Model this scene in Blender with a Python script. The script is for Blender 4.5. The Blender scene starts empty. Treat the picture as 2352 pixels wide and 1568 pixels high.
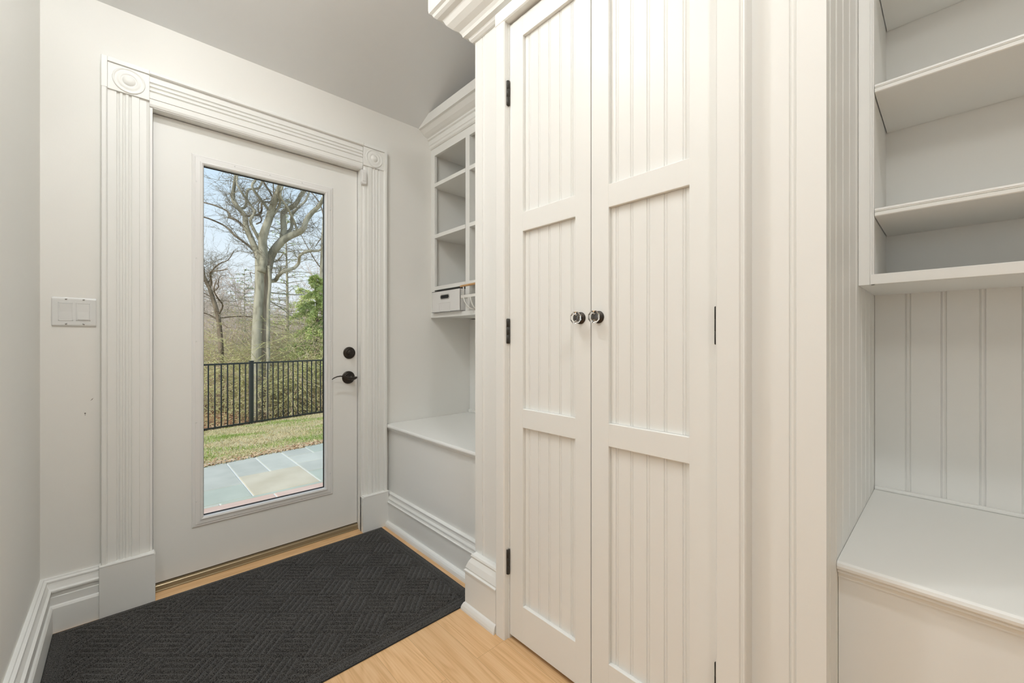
import bpy, bmesh, math, random
from mathutils import Vector, Matrix
PI = math.pi
R = math.radians
SC = bpy.context.scene
COL = SC.collection

# ------------------------------------------------------------------ camera
cam_d = bpy.data.cameras.new('camera')
cam = bpy.data.objects.new('camera', cam_d); COL.objects.link(cam)
YAW = 43.1165
cam.location = (0, 0, 1.09)
cam.rotation_euler = (R(90), 0, R(-YAW))
cam_d.sensor_width = 36; cam_d.sensor_fit = 'HORIZONTAL'
cam_d.lens = 36 * 945.26 / 2352
cam_d.clip_start = 0.02; cam_d.clip_end = 500
SC.camera = cam

# ------------------------------------------------------------------ view / world / lights
SC.view_settings.view_transform = 'Standard'
SC.view_settings.look = 'None'
SC.view_settings.gamma = 1
SC.view_settings.use_curve_mapping = False
SC.view_settings.exposure = 0.50

w = bpy.data.worlds.new('sky'); SC.world = w; w.use_nodes = True
nt = w.node_tree; nt.nodes.clear()
tc = nt.nodes.new('ShaderNodeTexCoord'); sx = nt.nodes.new('ShaderNodeSeparateXYZ')
rp = nt.nodes.new('ShaderNodeValToRGB'); bg = nt.nodes.new('ShaderNodeBackground'); wo = nt.nodes.new('ShaderNodeOutputWorld')
nt.links.new(tc.outputs['Generated'], sx.inputs[0]); nt.links.new(sx.outputs['Z'], rp.inputs[0])
nt.links.new(rp.outputs[0], bg.inputs[0]); nt.links.new(bg.outputs[0], wo.inputs[0])
e = rp.color_ramp.elements
e[0].position = 0.0; e[0].color = (0.86, 0.90, 0.95, 1)
e[1].position = 0.75; e[1].color = (0.28, 0.47, 0.80, 1)
m = e.new(0.16); m.color = (0.80, 0.88, 0.97, 1)
m = e.new(0.36); m.color = (0.60, 0.77, 0.96, 1)
bg.inputs[1].default_value = 0.78

def light(name, kind, loc, rot, energy, color=(1, 1, 1), size=1.0, size_y=None, angle=None):
    d = bpy.data.lights.new(name, kind); d.energy = energy; d.color = color
    if kind == 'AREA':
        d.size = size
        if size_y: d.shape = 'RECTANGLE'; d.size_y = size_y
    if angle: d.angle = angle
    o = bpy.data.objects.new(name, d); COL.objects.link(o); o.location = loc; o.rotation_euler = rot
    return o
light('sun', 'SUN', (0, 0, 30), (R(46), 0, R(-68)), 2.6, (1, 0.95, 0.86), angle=R(14))
WARM = (1.0, 0.975, 0.935)
FILL_GLOBES = [((-0.02, 0.98, 2.52), 0.125), ((-0.95, -0.15, 2.42), 0.19)]  # unseen globes, added to brighten the ceiling and spread light on the closet
FILL_CANS = [((0.02, 1.30), 10), ((0.34, -0.38), 9)]  # unseen recessed lights, added and tuned to even out the walls
# added area fill at an unseen window in the room left of the camera
light('window_fill', 'AREA', (-3.55, -0.55, 1.60), (0, R(-90), 0), 4, (0.94, 0.98, 1.0), size=1.6, size_y=3.0)

# ------------------------------------------------------------------ helpers
ORG = {}
def newbm(): return bmesh.new()

def box(bm, x0, x1, y0, y1, z0, z1, bev=0.0, mi=0, seg=2):
    vs = [bm.verts.new((x, y, z)) for x in (x0, x1) for y in (y0, y1) for z in (z0, z1)]
    q = [(0, 1, 3, 2), (4, 6, 7, 5), (0, 4, 5, 1), (2, 3, 7, 6), (0, 2, 6, 4), (1, 5, 7, 3)]
    fs = [bm.faces.new([vs[i] for i in f]) for f in q]
    for f in fs: f.material_index = mi
    if bev > 0:
        es = list({e for f in fs for e in f.edges})
        r = bmesh.ops.bevel(bm, geom=es, offset=bev, segments=seg, profile=0.5, affect='EDGES', clamp_overlap=True)
        for f in r['faces']: f.material_index = mi

def prism(bm, pts, mp, w0, w1, mi=0, smooth=False):
    """closed 2-D outline pts swept from w0 to w1; mp(u, v, w) -> point"""
    a = [bm.verts.new(mp(u, v, w0)) for u, v in pts]
    b = [bm.verts.new(mp(u, v, w1)) for u, v in pts]
    n = len(pts)
    for i in range(n):
        j = (i + 1) % n
        f = bm.faces.new((a[i], a[j], b[j], b[i])); f.material_index = mi; f.smooth = smooth
    f = bm.faces.new(a[::-1]); f.material_index = mi
    f = bm.faces.new(b); f.material_index = mi

def sweep(bm, prof, path, closed=False, mi=0):
    """prof: list of (p, z); path: list of (x, y, nx, ny) mitred stations: point = (x+nx*p, y+ny*p, z)"""
    rings = [[bm.verts.new((x + nx * p, y + ny * p, z)) for p, z in prof] for x, y, nx, ny in path]
    n = len(prof)
    for k in range(len(rings) - 1):
        for i in range(n):
            j = (i + 1) % n
            bm.faces.new((rings[k][i], rings[k][j], rings[k + 1][j], rings[k + 1][i])).material_index = mi
    bm.faces.new(rings[0][::-1]).material_index = mi
    bm.faces.new(rings[-1]).material_index = mi

def tube(bm, pts, rad, n=8, caps=True, mi=0, flat=1.0):
    pts = [Vector(p) for p in pts]
    if not isinstance(rad, (list, tuple)): rad = [rad] * len(pts)
    rings = []
    t0 = (pts[1] - pts[0]).normalized()
    up = Vector((0, 0, 1)) if abs(t0.z) < 0.9 else Vector((1, 0, 0))
    a = t0.cross(up).normalized()
    for i, p in enumerate(pts):
        t = (pts[min(i + 1, len(pts) - 1)] - pts[max(i - 1, 0)]).normalized()
        a = (a - t * a.dot(t)); a = a.normalized() if a.length > 1e-6 else t.orthogonal().normalized()
        b = t.cross(a)
        rings.append([bm.verts.new(p + (a * math.cos(2 * PI * k / n) + b * math.sin(2 * PI * k / n) * flat) * rad[i]) for k in range(n)])
    for i in range(len(rings) - 1):
        for k in range(n):
            f = bm.faces.new((rings[i][k], rings[i][(k + 1) % n], rings[i + 1][(k + 1) % n], rings[i + 1][k]))
            f.smooth = True; f.material_index = mi
    if caps:
        bm.faces.new(rings[0][::-1]).material_index = mi
        bm.faces.new(rings[-1]).material_index = mi

def lathe(bm, prof, c, axis, n=40, mi=0, smooth=True):
    """prof: list of (r, h) along axis from point c"""
    c = Vector(c); ax = Vector(axis).normalized()
    a = ax.orthogonal().normalized(); b = ax.cross(a)
    rings = []
    for r, h in prof:
        if r < 1e-6: rings.append([bm.verts.new(c + ax * h)])
        else: rings.append([bm.verts.new(c + ax * h + (a * math.cos(2 * PI * (k + .5) / n) + b * math.sin(2 * PI * (k + .5) / n)) * r) for k in range(n)])
    for i in range(len(rings) - 1):
        p, q = rings[i], rings[i + 1]
        for k in range(n):
            l = (k + 1) % n
            if len(p) == 1 and len(q) == 1: continue
            if len(p) == 1: f = bm.faces.new((p[0], q[l], q[k]))
            elif len(q) == 1: f = bm.faces.new((p[k], p[l], q[0]))
            else: f = bm.faces.new((p[k], p[l], q[l], q[k]))
            f.smooth = smooth; f.material_index = mi

def link_mesh(name, bm, mats, parent=None, origin=None, smooth_angle=None):
    bmesh.ops.recalc_face_normals(bm, faces=bm.faces)
    if parent is not None:
        o0 = ORG[parent.name]
    else:
        if origin is None:
            xs = [v.co.x for v in bm.verts]; ys = [v.co.y for v in bm.verts]; zs = [v.co.z for v in bm.verts]
            origin = ((min(xs) + max(xs)) / 2, (min(ys) + max(ys)) / 2, min(zs))
        o0 = Vector(origin)
    bmesh.ops.translate(bm, verts=bm.verts, vec=-o0)
    me = bpy.data.meshes.new(name); bm.to_mesh(me); bm.free()
    for m in (mats if isinstance(mats, (list, tuple)) else [mats]): me.materials.append(m)
    o = bpy.data.objects.new(name, me); COL.objects.link(o)
    if parent is not None: o.parent = parent
    else: o.location = o0
    ORG[o.name] = o0
    if smooth_angle:
        me.shade_smooth() if hasattr(me, 'shade_smooth') else None
        try: me.set_sharp_from_angle(angle=R(smooth_angle))
        except Exception: pass
    return o

def tag(o, label=None, cat=None, group=None, kind=None):
    if label: o['label'] = label
    if cat: o['category'] = cat
    if group: o['group'] = group
    if kind: o['kind'] = kind
    return o

def thing(name, loc, label, cat, group=None):
    o = bpy.data.objects.new(name, None); COL.objects.link(o); o.location = loc
    o.empty_display_size = 0.1
    ORG[o.name] = Vector(loc)
    return tag(o, label, cat, group)

def struct(name, bm, mats, label=None, **k):
    o = link_mesh(name, bm, mats, **k); o['kind'] = 'structure'
    if label: o['label'] = label
    return o

def part(name, bm, mats, parent, label=None, **k):
    o = link_mesh(name, bm, mats, parent, **k)
    if label: o['label'] = label
    return o

def copy_part(src, parent, loc=(0, 0, 0), rotz=0):
    c = src.copy(); COL.objects.link(c); c.parent = parent
    c.location = Vector(src.location) + Vector(loc)
    ORG[c.name] = ORG[src.name]
    return c

# ------------------------------------------------------------------ materials
def mat(name, color, rough=0.5, metal=0.0, spec=0.5, bump=None, **kw):
    m = bpy.data.materials.new(name); m.use_nodes = True
    nt = m.node_tree; b = nt.nodes['Principled BSDF']
    b.inputs['Base Color'].default_value = (*color, 1)
    b.inputs['Roughness'].default_value = rough
    b.inputs['Metallic'].default_value = metal
    b.inputs['Specular IOR Level'].default_value = spec
    if bump:
        sc, st = bump
        t = nt.nodes.new('ShaderNodeTexCoord'); n = nt.nodes.new('ShaderNodeTexNoise'); n.inputs['Scale'].default_value = sc
        n.inputs['Detail'].default_value = 3
        bp = nt.nodes.new('ShaderNodeBump'); bp.inputs['Strength'].default_value = st; bp.inputs['Distance'].default_value = 0.002
        nt.links.new(t.outputs['Object'], n.inputs['Vector']); nt.links.new(n.outputs[0], bp.inputs['Height']); nt.links.new(bp.outputs[0], b.inputs['Normal'])
    for k, v in kw.items(): b.inputs[k].default_value = v
    return m

def mat_noise(name, c1, c2, scale, rough=0.8, detail=5, bumps=0.0, vec_scale=(1, 1, 1), p0=0.35, p1=0.65, c3=None, dist=0.01, spec=0.3, coord='Object'):
    m = bpy.data.materials.new(name); m.use_nodes = True
    nt = m.node_tree; b = nt.nodes['Principled BSDF']; b.inputs['Roughness'].default_value = rough
    b.inputs['Specular IOR Level'].default_value = spec
    t = nt.nodes.new('ShaderNodeTexCoord'); mp = nt.nodes.new('ShaderNodeMapping'); mp.inputs['Scale'].default_value = vec_scale
    n = nt.nodes.new('ShaderNodeTexNoise'); n.inputs['Scale'].default_value = scale; n.inputs['Detail'].default_value = detail
    r = nt.nodes.new('ShaderNodeValToRGB'); el = r.color_ramp.elements
    el[0].position = p0; el[0].color = (*c1, 1); el[1].position = p1; el[1].color = (*c2, 1)
    if c3: q = el.new((p0 + p1) / 2); q.color = (*c3, 1)
    L = nt.links.new
    L(t.outputs[coord], mp.inputs[0]); L(mp.outputs[0], n.inputs['Vector']); L(n.outputs[0], r.inputs[0]); L(r.outputs[0], b.inputs['Base Color'])
    if bumps:
        bp = nt.nodes.new('ShaderNodeBump'); bp.inputs['Strength'].default_value = bumps; bp.inputs['Distance'].default_value = dist
        L(n.outputs[0], bp.inputs['Height']); L(bp.outputs[0], b.inputs['Normal'])
    return m

M = {}
M['wall'] = mat('wall_paint', (0.875, 0.86, 0.815), 0.6, bump=(260, 0.06))
M['ceil'] = mat('ceiling_paint', (0.88, 0.895, 0.90), 0.75, bump=(200, 0.05))
M['trim'] = mat('trim_paint', (0.885, 0.88, 0.845), 0.42, bump=(45, 0.012))
M['door'] = mat('door_paint', (0.88, 0.875, 0.84), 0.42, bump=(90, 0.04))
M['dark'] = mat('shadow_gap', (0.02, 0.018, 0.016), 0.8)
M['bronze'] = mat('oil_rubbed_bronze', (0.055, 0.047, 0.040), 0.36, metal=0.75, bump=(120, 0.1))
M['hinge'] = mat('painted_bronze_hinge', (0.05, 0.047, 0.04), 0.5, metal=0.5, bump=(300, 0.25))
M['plastic'] = mat('white_plastic', (0.84, 0.83, 0.81), 0.3)
M['switch'] = mat('switch_plastic', (0.80, 0.80, 0.78), 0.25)
M['steel'] = mat('screw_steel', (0.55, 0.54, 0.52), 0.35, metal=0.9)
M['gasket'] = mat('black_gasket', (0.012, 0.012, 0.012), 0.6)
M['sill'] = mat('bronze_sill', (0.40, 0.32, 0.20), 0.35, metal=0.6, bump=(80, 0.08))
M['bin'] = mat('bin_board', (0.82, 0.81, 0.79), 0.5, bump=(400, 0.1))
M['handle_wood'] = mat_noise('handle_wood', (0.55, 0.31, 0.13), (0.68, 0.42, 0.20), 30, 0.5, vec_scale=(6, 1, 6))
M['wire'] = mat('white_enamel', (0.86, 0.84, 0.79), 0.35)
M['fence'] = mat('black_aluminium', (0.012, 0.019, 0.018), 0.4, bump=(50, 0.03))
M['crystal'] = mat('crystal_glass', (1, 1, 1), 0.0)
_b = M['crystal'].node_tree.nodes['Principled BSDF']
_b.inputs['Transmission Weight'].default_value = 1.0; _b.inputs['IOR'].default_value = 1.52

def glass_mat():
    m = bpy.data.materials.new('window_glass'); m.use_nodes = True; nt = m.node_tree; nt.nodes.clear()
    tr = nt.nodes.new('ShaderNodeBsdfTransparent'); gl = nt.nodes.new('ShaderNodeBsdfGlossy'); gl.inputs['Roughness'].default_value = 0.01
    tr.inputs[0].default_value = (0.97, 0.985, 0.975, 1)
    fr = nt.nodes.new('ShaderNodeFresnel'); fr.inputs[0].default_value = 1.35; mx = nt.nodes.new('ShaderNodeMixShader'); o = nt.nodes.new('ShaderNodeOutputMaterial')
    mu = nt.nodes.new('ShaderNodeMath'); mu.operation = 'MULTIPLY'; mu.inputs[1].default_value = 0.45
    L = nt.links.new
    L(fr.outputs[0], mu.inputs[0]); L(mu.outputs[0], mx.inputs[0]); L(tr.outputs[0], mx.inputs[1]); L(gl.outputs[0], mx.inputs[2]); L(mx.outputs[0], o.inputs[0])
    return m
M['glass'] = glass_mat()

def floor_mat(name, along='Y', plank=0.1235, length=1.25, off=(0.0, 0.0), tint=1.0):
    m = bpy.data.materials.new(name); m.use_nodes = True; nt = m.node_tree; L = nt.links.new; N = nt.nodes.new
    b = nt.nodes['Principled BSDF']; b.inputs['Roughness'].default_value = 0.33; b.inputs['Specular IOR Level'].default_value = 0.45
    g = N('ShaderNodeNewGeometry')
    sp = N('ShaderNodeSeparateXYZ'); L(g.outputs['Position'], sp.inputs[0])
    cb = N('ShaderNodeCombineXYZ')
    u, v = ('Y', 'X') if along == 'Y' else ('X', 'Y')
    au = N('ShaderNodeMath'); au.inputs[1].default_value = off[0]; L(sp.outputs[u], au.inputs[0])
    av = N('ShaderNodeMath'); av.inputs[1].default_value = off[1]; L(sp.outputs[v], av.inputs[0])
    L(au.outputs[0], cb.inputs[0]); L(av.outputs[0], cb.inputs[1])
    br = N('ShaderNodeTexBrick'); br.inputs['Scale'].default_value = 1; br.inputs['Brick Width'].default_value = length
    br.inputs['Row Height'].default_value = plank; br.inputs['Mortar Size'].default_value = 0.0006; br.inputs['Mortar Smooth'].default_value = 0.3
    br.offset = 0.37; br.inputs['Color1'].default_value = (0, 0, 0, 1); br.inputs['Color2'].default_value = (1, 1, 1, 1); br.inputs['Mortar'].default_value = (0.5, 0.5, 0.5, 1)
    L(cb.outputs[0], br.inputs['Vector'])
    # per board offset
    vm = N('ShaderNodeVectorMath'); vm.operation = 'MULTIPLY_ADD'; vm.inputs[1].default_value = (7.3, 3.1, 5.7)
    L(br.outputs['Color'], vm.inputs[0]); L(cb.outputs[0], vm.inputs[2])
    m1 = N('ShaderNodeMapping'); m1.inputs['Scale'].default_value = (1.3, 9, 9); L(vm.outputs[0], m1.inputs[0])
    n1 = N('ShaderNodeTexNoise'); n1.inputs['Scale'].default_value = 1.0; n1.inputs['Detail'].default_value = 2; n1.inputs['Distortion'].default_value = 0.5
    L(m1.outputs[0], n1.inputs['Vector'])
    # cathedral bands = sin(noise * k)
    k = N('ShaderNodeMath'); k.operation = 'MULTIPLY'; k.inputs[1].default_value = 60; L(n1.outputs[0], k.inputs[0])
    s = N('ShaderNodeMath'); s.operation = 'SINE'; L(k.outputs[0], s.inputs[0])
    m2 = N('ShaderNodeMapping'); m2.inputs['Scale'].default_value = (5, 210, 100); L(vm.outputs[0], m2.inputs[0])
    n2 = N('ShaderNodeTexNoise'); n2.inputs['Scale'].default_value = 1.0; n2.inputs['Detail'].default_value = 4; L(m2.outputs[0], n2.inputs['Vector'])
    ad = N('ShaderNodeMath'); ad.operation = 'MULTIPLY_ADD'; ad.inputs[1].default_value = 0.10; L(s.outputs[0], ad.inputs[0]); n2s = N('ShaderNodeMath'); n2s.operation = 'MULTIPLY_ADD'; n2s.inputs[1].default_value = 0.75; n2s.inputs[2].default_value = 0.125; L(n2.outputs[0], n2s.inputs[0]); L(n2s.outputs[0], ad.inputs[2])
    rp = N('ShaderNodeValToRGB'); el = rp.color_ramp.elements
    el[0].position = 0.22; el[0].color = (0.66 * tint, 0.385 * tint, 0.175 * tint, 1); el[1].position = 0.78; el[1].color = (0.86 * tint, 0.58 * tint, 0.325 * tint, 1)
    q = el.new(0.5); q.color = (0.79 * tint, 0.495 * tint, 0.25 * tint, 1)
    L(ad.outputs[0], rp.inputs[0])
    # board tone
    hs = N('ShaderNodeHueSaturation'); tv = N('ShaderNodeMapRange'); tv.inputs[3].default_value = 0.94; tv.inputs[4].default_value = 1.05
    L(br.outputs['Color'], tv.inputs[0]); L(tv.outputs[0], hs.inputs['Value']); L(rp.outputs[0], hs.inputs['Color'])
    mx = N('ShaderNodeMixRGB'); mx.inputs[2].default_value = (0.50, 0.30, 0.14, 1); L(br.outputs['Fac'], mx.inputs[0]); L(hs.outputs[0], mx.inputs[1])
    L(mx.outputs[0], b.inputs['Base Color'])
    bp = N('ShaderNodeBump'); bp.inputs['Strength'].default_value = 0.08; bp.inputs['Distance'].default_value = 0.001; L(n2.outputs[0], bp.inputs['Height']); L(bp.outputs[0], b.inputs['Normal'])
    return m
M['floor'] = floor_mat('oak_laminate', 'Y', off=(0.135, -0.756 + 0.1235 * 8))
M['thresh'] = floor_mat('oak_threshold', 'X', plank=0.4, length=3.0, off=(0.4, 1.2), tint=1.02)

def mat_mat():
    m = bpy.data.materials.new('charcoal_carpet'); m.use_nodes = True; nt = m.node_tree; L = nt.links.new; N = nt.nodes.new
    b = nt.nodes['Principled BSDF']; b.inputs['Roughness'].default_value = 0.95; b.inputs['Specular IOR Level'].default_value = 0.12
    b.inputs['Sheen Weight'].default_value = 0.15
    t = N('ShaderNodeTexCoord'); n = N('ShaderNodeTexNoise'); n.inputs['Scale'].default_value = 420; n.inputs['Detail'].default_value = 2
    r = N('ShaderNodeValToRGB'); el = r.color_ramp.elements
    el[0].position = 0.38; el[0].color = (0.009, 0.0085, 0.008, 1); el[1].position = 0.66; el[1].color = (0.12, 0.113, 0.105, 1)
    n3 = N('ShaderNodeTexNoise'); n3.inputs['Scale'].default_value = 5; n3.inputs['Detail'].default_value = 3
    r3 = N('ShaderNodeMapRange'); r3.inputs[3].default_value = 0.75; r3.inputs[4].default_value = 1.3
    L(t.outputs['Object'], n.inputs['Vector']); L(t.outputs['Object'], n3.inputs['Vector']); L(n3.outputs[0], r3.inputs[0])
    L(n.outputs[0], r.inputs[0])
    hs = N('ShaderNodeHueSaturation'); L(r3.outputs[0], hs.inputs['Value']); L(r.outputs[0], hs.inputs['Color']); L(hs.outputs[0], b.inputs['Base Color'])
    bp = N('ShaderNodeBump'); bp.inputs['Strength'].default_value = 0.7; bp.inputs['Distance'].default_value = 0.002; L(n.outputs[0], bp.inputs['Height']); L(bp.outputs[0], b.inputs['Normal'])
    return m
M['mat'] = mat_mat()
M['rubber'] = mat('black_rubber', (0.012, 0.012, 0.012), 0.7)

# ================================================================== SETTING
WY = 2.325           # face of the wall that holds the glazed door
LX = -0.236          # face of the left wall
HX = 1.83            # back wall behind the built-ins
YB = -4.5            # far end of the room behind the camera
SL = 0.42            # ceiling slope
FLAT_Y = 1.06
def ceil_z(y): return 2.447 + SL * (WY - max(y, FLAT_Y))

LXR = -3.6           # the room opens to the left behind the camera
LE = 1.60            # the left wall ends here, the room opens to the left beside the camera
bm = newbm(); box(bm, LX - 0.15, HX + 0.4, LE, 2.33, -0.12, 0.0); box(bm, LXR - 0.15, HX + 0.4, YB - 0.1, LE, -0.12, 0.0); floor = struct('floor', bm, M['floor'], 'light oak plank floor')
bm = newbm()
mpY = lambda u, v, ww: (ww, u, v)
prism(bm, [(WY + 0.16, ceil_z(WY) - SL * 0.16), (LE, ceil_z(LE)), (LE, 3.2), (WY + 0.16, 2.75)], mpY, LX - 0.15, HX + 0.4)
prism(bm, [(LE, ceil_z(LE)), (FLAT_Y, ceil_z(FLAT_Y)), (YB - 0.1, ceil_z(FLAT_Y)), (YB - 0.1, 3.2), (LE, 3.2)], mpY, LXR - 0.15, HX + 0.4)
struct('ceiling', bm, M['ceil'], 'pale ceiling rising away from the door wall')
bm = newbm(); box(bm, LX - 0.15, LX, LE, WY + 0.15, 0, 3.1); struct('wall_left', bm, M['wall'])
bm = newbm(); box(bm, LXR, LX - 0.15, LE, LE + 0.15, 0, 3.1); struct('wall_front', bm, M['wall'])
bm = newbm()
box(bm, LXR - 0.15, LXR, YB - 0.1, -2.05, 0, 3.1); box(bm, LXR - 0.15, LXR, 0.95, LE + 0.15, 0, 3.1); box(bm, LXR - 0.15, LXR, -2.05, 0.95, 0, 0.8); box(bm, LXR - 0.15, LXR, -2.05, 0.95, 2.4, 3.1)
struct('wall_far_left', bm, M['wall'])
bm = newbm()
for ya, yb_, za, zb_ in ((-2.05, -2.0, .8, 2.4), (.9, .95, .8, 2.4), (-2.05, .95, .8, .86), (-2.05, .95, 2.34, 2.4), (-1.07, -1.02, .8, 2.4), (-.08, -.03, .8, 2.4)): box(bm, LXR - 0.12, LXR - 0.04, ya, yb_, za, zb_)
win = struct('added_window_1', bm, M['trim'])  # unseen window, added as a source of side fill for the closet
bm = newbm(); box(bm, LXR - 0.085, LXR - 0.08, -2.02, .92, .83, 2.37); part('pane', bm, M['glass'], win)
# door wall with its opening
DX0, DX1, DZ1 = 0.08, 0.98, 2.078
bm = newbm()
box(bm, LX, DX0 - 0.02, WY, WY + 0.15, 0, 2.6)
box(bm, DX1 + 0.02, HX + 0.02, WY, WY + 0.15, 0, 2.6)
box(bm, DX0 - 0.02, DX1 + 0.02, WY, WY + 0.15, DZ1 + 0.02, 2.6)
wall_back = struct('wall_back', bm, M['wall'], 'off-white wall around the glazed door')
for nm, (x, z, dx, dz) in {'scuff_mark': (-0.1, 0.861, 0.004, 0.004), 'nail_hole': (-0.119, 0.805, 0.0015, 0.006)}.items():
    bm = newbm()
    if nm == 'nail_hole':
        lathe(bm, [(0, 0.0006), (0.0022, 0.0006), (0.0025, -0.001)], (x, WY, z + 0.003), (0, -1, 0), 12)
        lathe(bm, [(0, 0.0006), (0.0012, 0.0006), (0.0014, -0.001)], (x, WY, z - 0.003), (0, -1, 0), 12)
    else:
        prism(bm, [(x - .005, z - .005), (x + .001, z - .001), (x + .004, z + .006), (x - .001, z + .001)], lambda u, v, ww: (u, ww, v), WY - 0.0006, WY + 0.001)
    part(nm, bm, mat(nm, (0.30, 0.27, 0.24) if nm == 'scuff_mark' else (0.09, 0.08, 0.07), 0.8), wall_back)
bm = newbm(); box(bm, HX + 0.003, HX + 0.15, YB - 0.1, WY + 0.02, 0, 3.1); struct('wall_right', bm, M['wall'])
bm = newbm(); box(bm, LXR, HX, YB - 0.1, YB, 0, 3.1); struct('wall_rear', bm, mat('pale_paint', (0.80, 0.78, 0.73), 0.7, bump=(260, 0.05)))
# wall carried above the closet up to the ceiling
bm = newbm()
prism(bm, [(0.19, 2.523), (1.32, 2.523), (1.32, ceil_z(1.32) + 0.02), (FLAT_Y, ceil_z(FLAT_Y) + 0.02), (0.19, ceil_z(0) + 0.02)], mpY, 1.06, HX + 0.01)
struct('wall_above_closet', bm, M['wall'])

# jamb and stop of the glazed door
bm = newbm()
box(bm, DX0 - 0.02, DX0, 2.312, WY + 0.15, 0, DZ1 + 0.02); box(bm, DX1, DX1 + 0.02, 2.312, WY + 0.15, 0, DZ1 + 0.02)
box(bm, DX0 - 0.02, DX1 + 0.02, 2.312, WY + 0.15, DZ1, DZ1 + 0.02)
struct('trim_1', bm, M['trim'], 'white jamb around the glazed door')

# ---- fluted casing round the door : trim_2 with blocks as parts
def fluted_profile(width=0.146):
    # (u from outer edge, thickness)
    p = [(0, 0), (0, 0.030), (0.003, 0.034), (0.014, 0.034), (0.0175, 0.030), (0.0185, 0.022), (0.040, 0.0225)]
    for c in (0.049, 0.0665, 0.0845):
        p += [(c - 0.0052, 0.0225), (c - 0.0040, 0.0185), (c, 0.0165), (c + 0.0040, 0.0185), (c + 0.0052, 0.0225)]
    p += [(0.112, 0.0225), (0.1135, 0.0195), (width - 0.012, 0.0195), (width - 0.003, 0.0165), (width, 0.012), (width, 0)]
    return p
CF = 2.325
bm = newbm()
prism(bm, fluted_profile(), lambda u, v, ww: (-0.074 + u, CF - v, ww), 0.20, 2.10)      # left upright
case_left = bm
cas = thing('trim_2', (0.53, 2.325, 0), None, None); cas['kind'] = 'structure'; cas['label'] = 'white fluted casing with round corner blocks around the door'
part('fluted_upright', bm, M['trim'], cas)
bm = newbm(); prism(bm, fluted_profile(0.142), lambda u, v, ww: (1.131 - u, CF - v, ww), 0.20, 2.10); part('fluted_upright', bm, M['trim'], cas)
bm = newbm(); prism(bm, fluted_profile(), lambda u, v, ww: (ww, CF - v, 2.225 - u), 0.070, 0.987); part('fluted_head', bm, M['trim'], cas)
for sgn, xc in ((-1, 0.007), (1, 1.052)):
    bm = newbm()
    x0, x1 = xc - 0.063, xc + 0.063
    box(bm, x0, x1, CF - 0.028, CF, 2.100, 2.207, 0.0015)
    xo = -0.074 if sgn < 0 else 1.131
    xi = x0 if sgn < 0 else x1
    box(bm, min(xo, xi), max(xo, xi), CF - 0.034, CF, 2.100, 2.225, 0.0015)           # outer back band
    box(bm, x0, x1, CF - 0.034, CF, 2.207, 2.225, 0.0015)
    blk = part('corner_block', bm, M['trim'], cas)
    bm = newbm()
    lathe(bm, [(0.050, 0.0), (0.050, 0.0015), (0.0475, 0.0040), (0.0445, 0.0015), (0.041, 0.0008), (0.034, 0.0016), (0.028, 0.004), (0.025, 0.003), (0.0215, 0.0008), (0.019, 0.003), (0.014, 0.006), (0.007, 0.008), (0, 0.0085)], (xc, CF - 0.028, 2.153), (0, -1, 0), 56)
    part('rosette', bm, M['trim'], blk)
    bm = newbm()
    box(bm, -0.079 if sgn < 0 else 0.980, 0.088 if sgn < 0 else 1.136, CF - 0.042, CF, 0.0, 0.200, 0.0015)
    box(bm, -0.080 if sgn < 0 else 0.985, 0.086 if sgn < 0 else 1.137, CF - 0.043, CF, 0.198, 0.206, 0.003)
    part('plinth_block', bm, M['trim'], cas)

# ---- baseboards
def base_prof_tall(h=0.20):
    return [(0, 0), (0.035, 0), (0.035, 0.092), (0.031, 0.099), (0.026, 0.102), (0.026, 0.131), (0.0235, 0.133), (0.0235, 0.151), (0.031, 0.152), (0.031, 0.158), (0.024, 0.163), (0.019, 0.176), (0.017, 0.184), (0.0185, 0.186), (0.0185, 0.191), (0.011, 0.195), (0.010, 0.200), (0, 0.200)]
bm = newbm()
sweep(bm, base_prof_tall(), [(LX, LE, 1, 0), (LX, WY, 1, -1), (-0.0785, WY, 0, -1)])
struct('baseboard_left', bm, M['trim'], 'tall moulded white baseboard running along the left wall to the door')

# ================================================================== GLAZED DOOR
DY = 2.36
GX0, GX1, GZ0, GZ1 = 0.257, 0.798, 0.290, 1.897
bm = newbm()
X0, X1, Z0, Z1 = DX0 + 0.003, DX1 - 0.003, 0.042, DZ1 - 0.003
HX0, HX1, HZ0, HZ1 = 0.238, 0.817, 0.258, 1.928      # cut-out behind the moulded frame
for a in ((X0, HX0, Z0, Z1), (HX1, X1, Z0, Z1), (HX0, HX1, Z0, HZ0), (HX0, HX1, HZ1, Z1)):
    box(bm, a[0], a[1], DY, DY + 0.044, a[2], a[3])
bmesh.ops.remove_doubles(bm, verts=bm.verts, dist=1e-5)
door = struct('door_1', bm, M['door'], 'white exterior door with one tall glass pane', origin=(X0, DY, Z0))
door['category'] = 'door'
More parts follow.
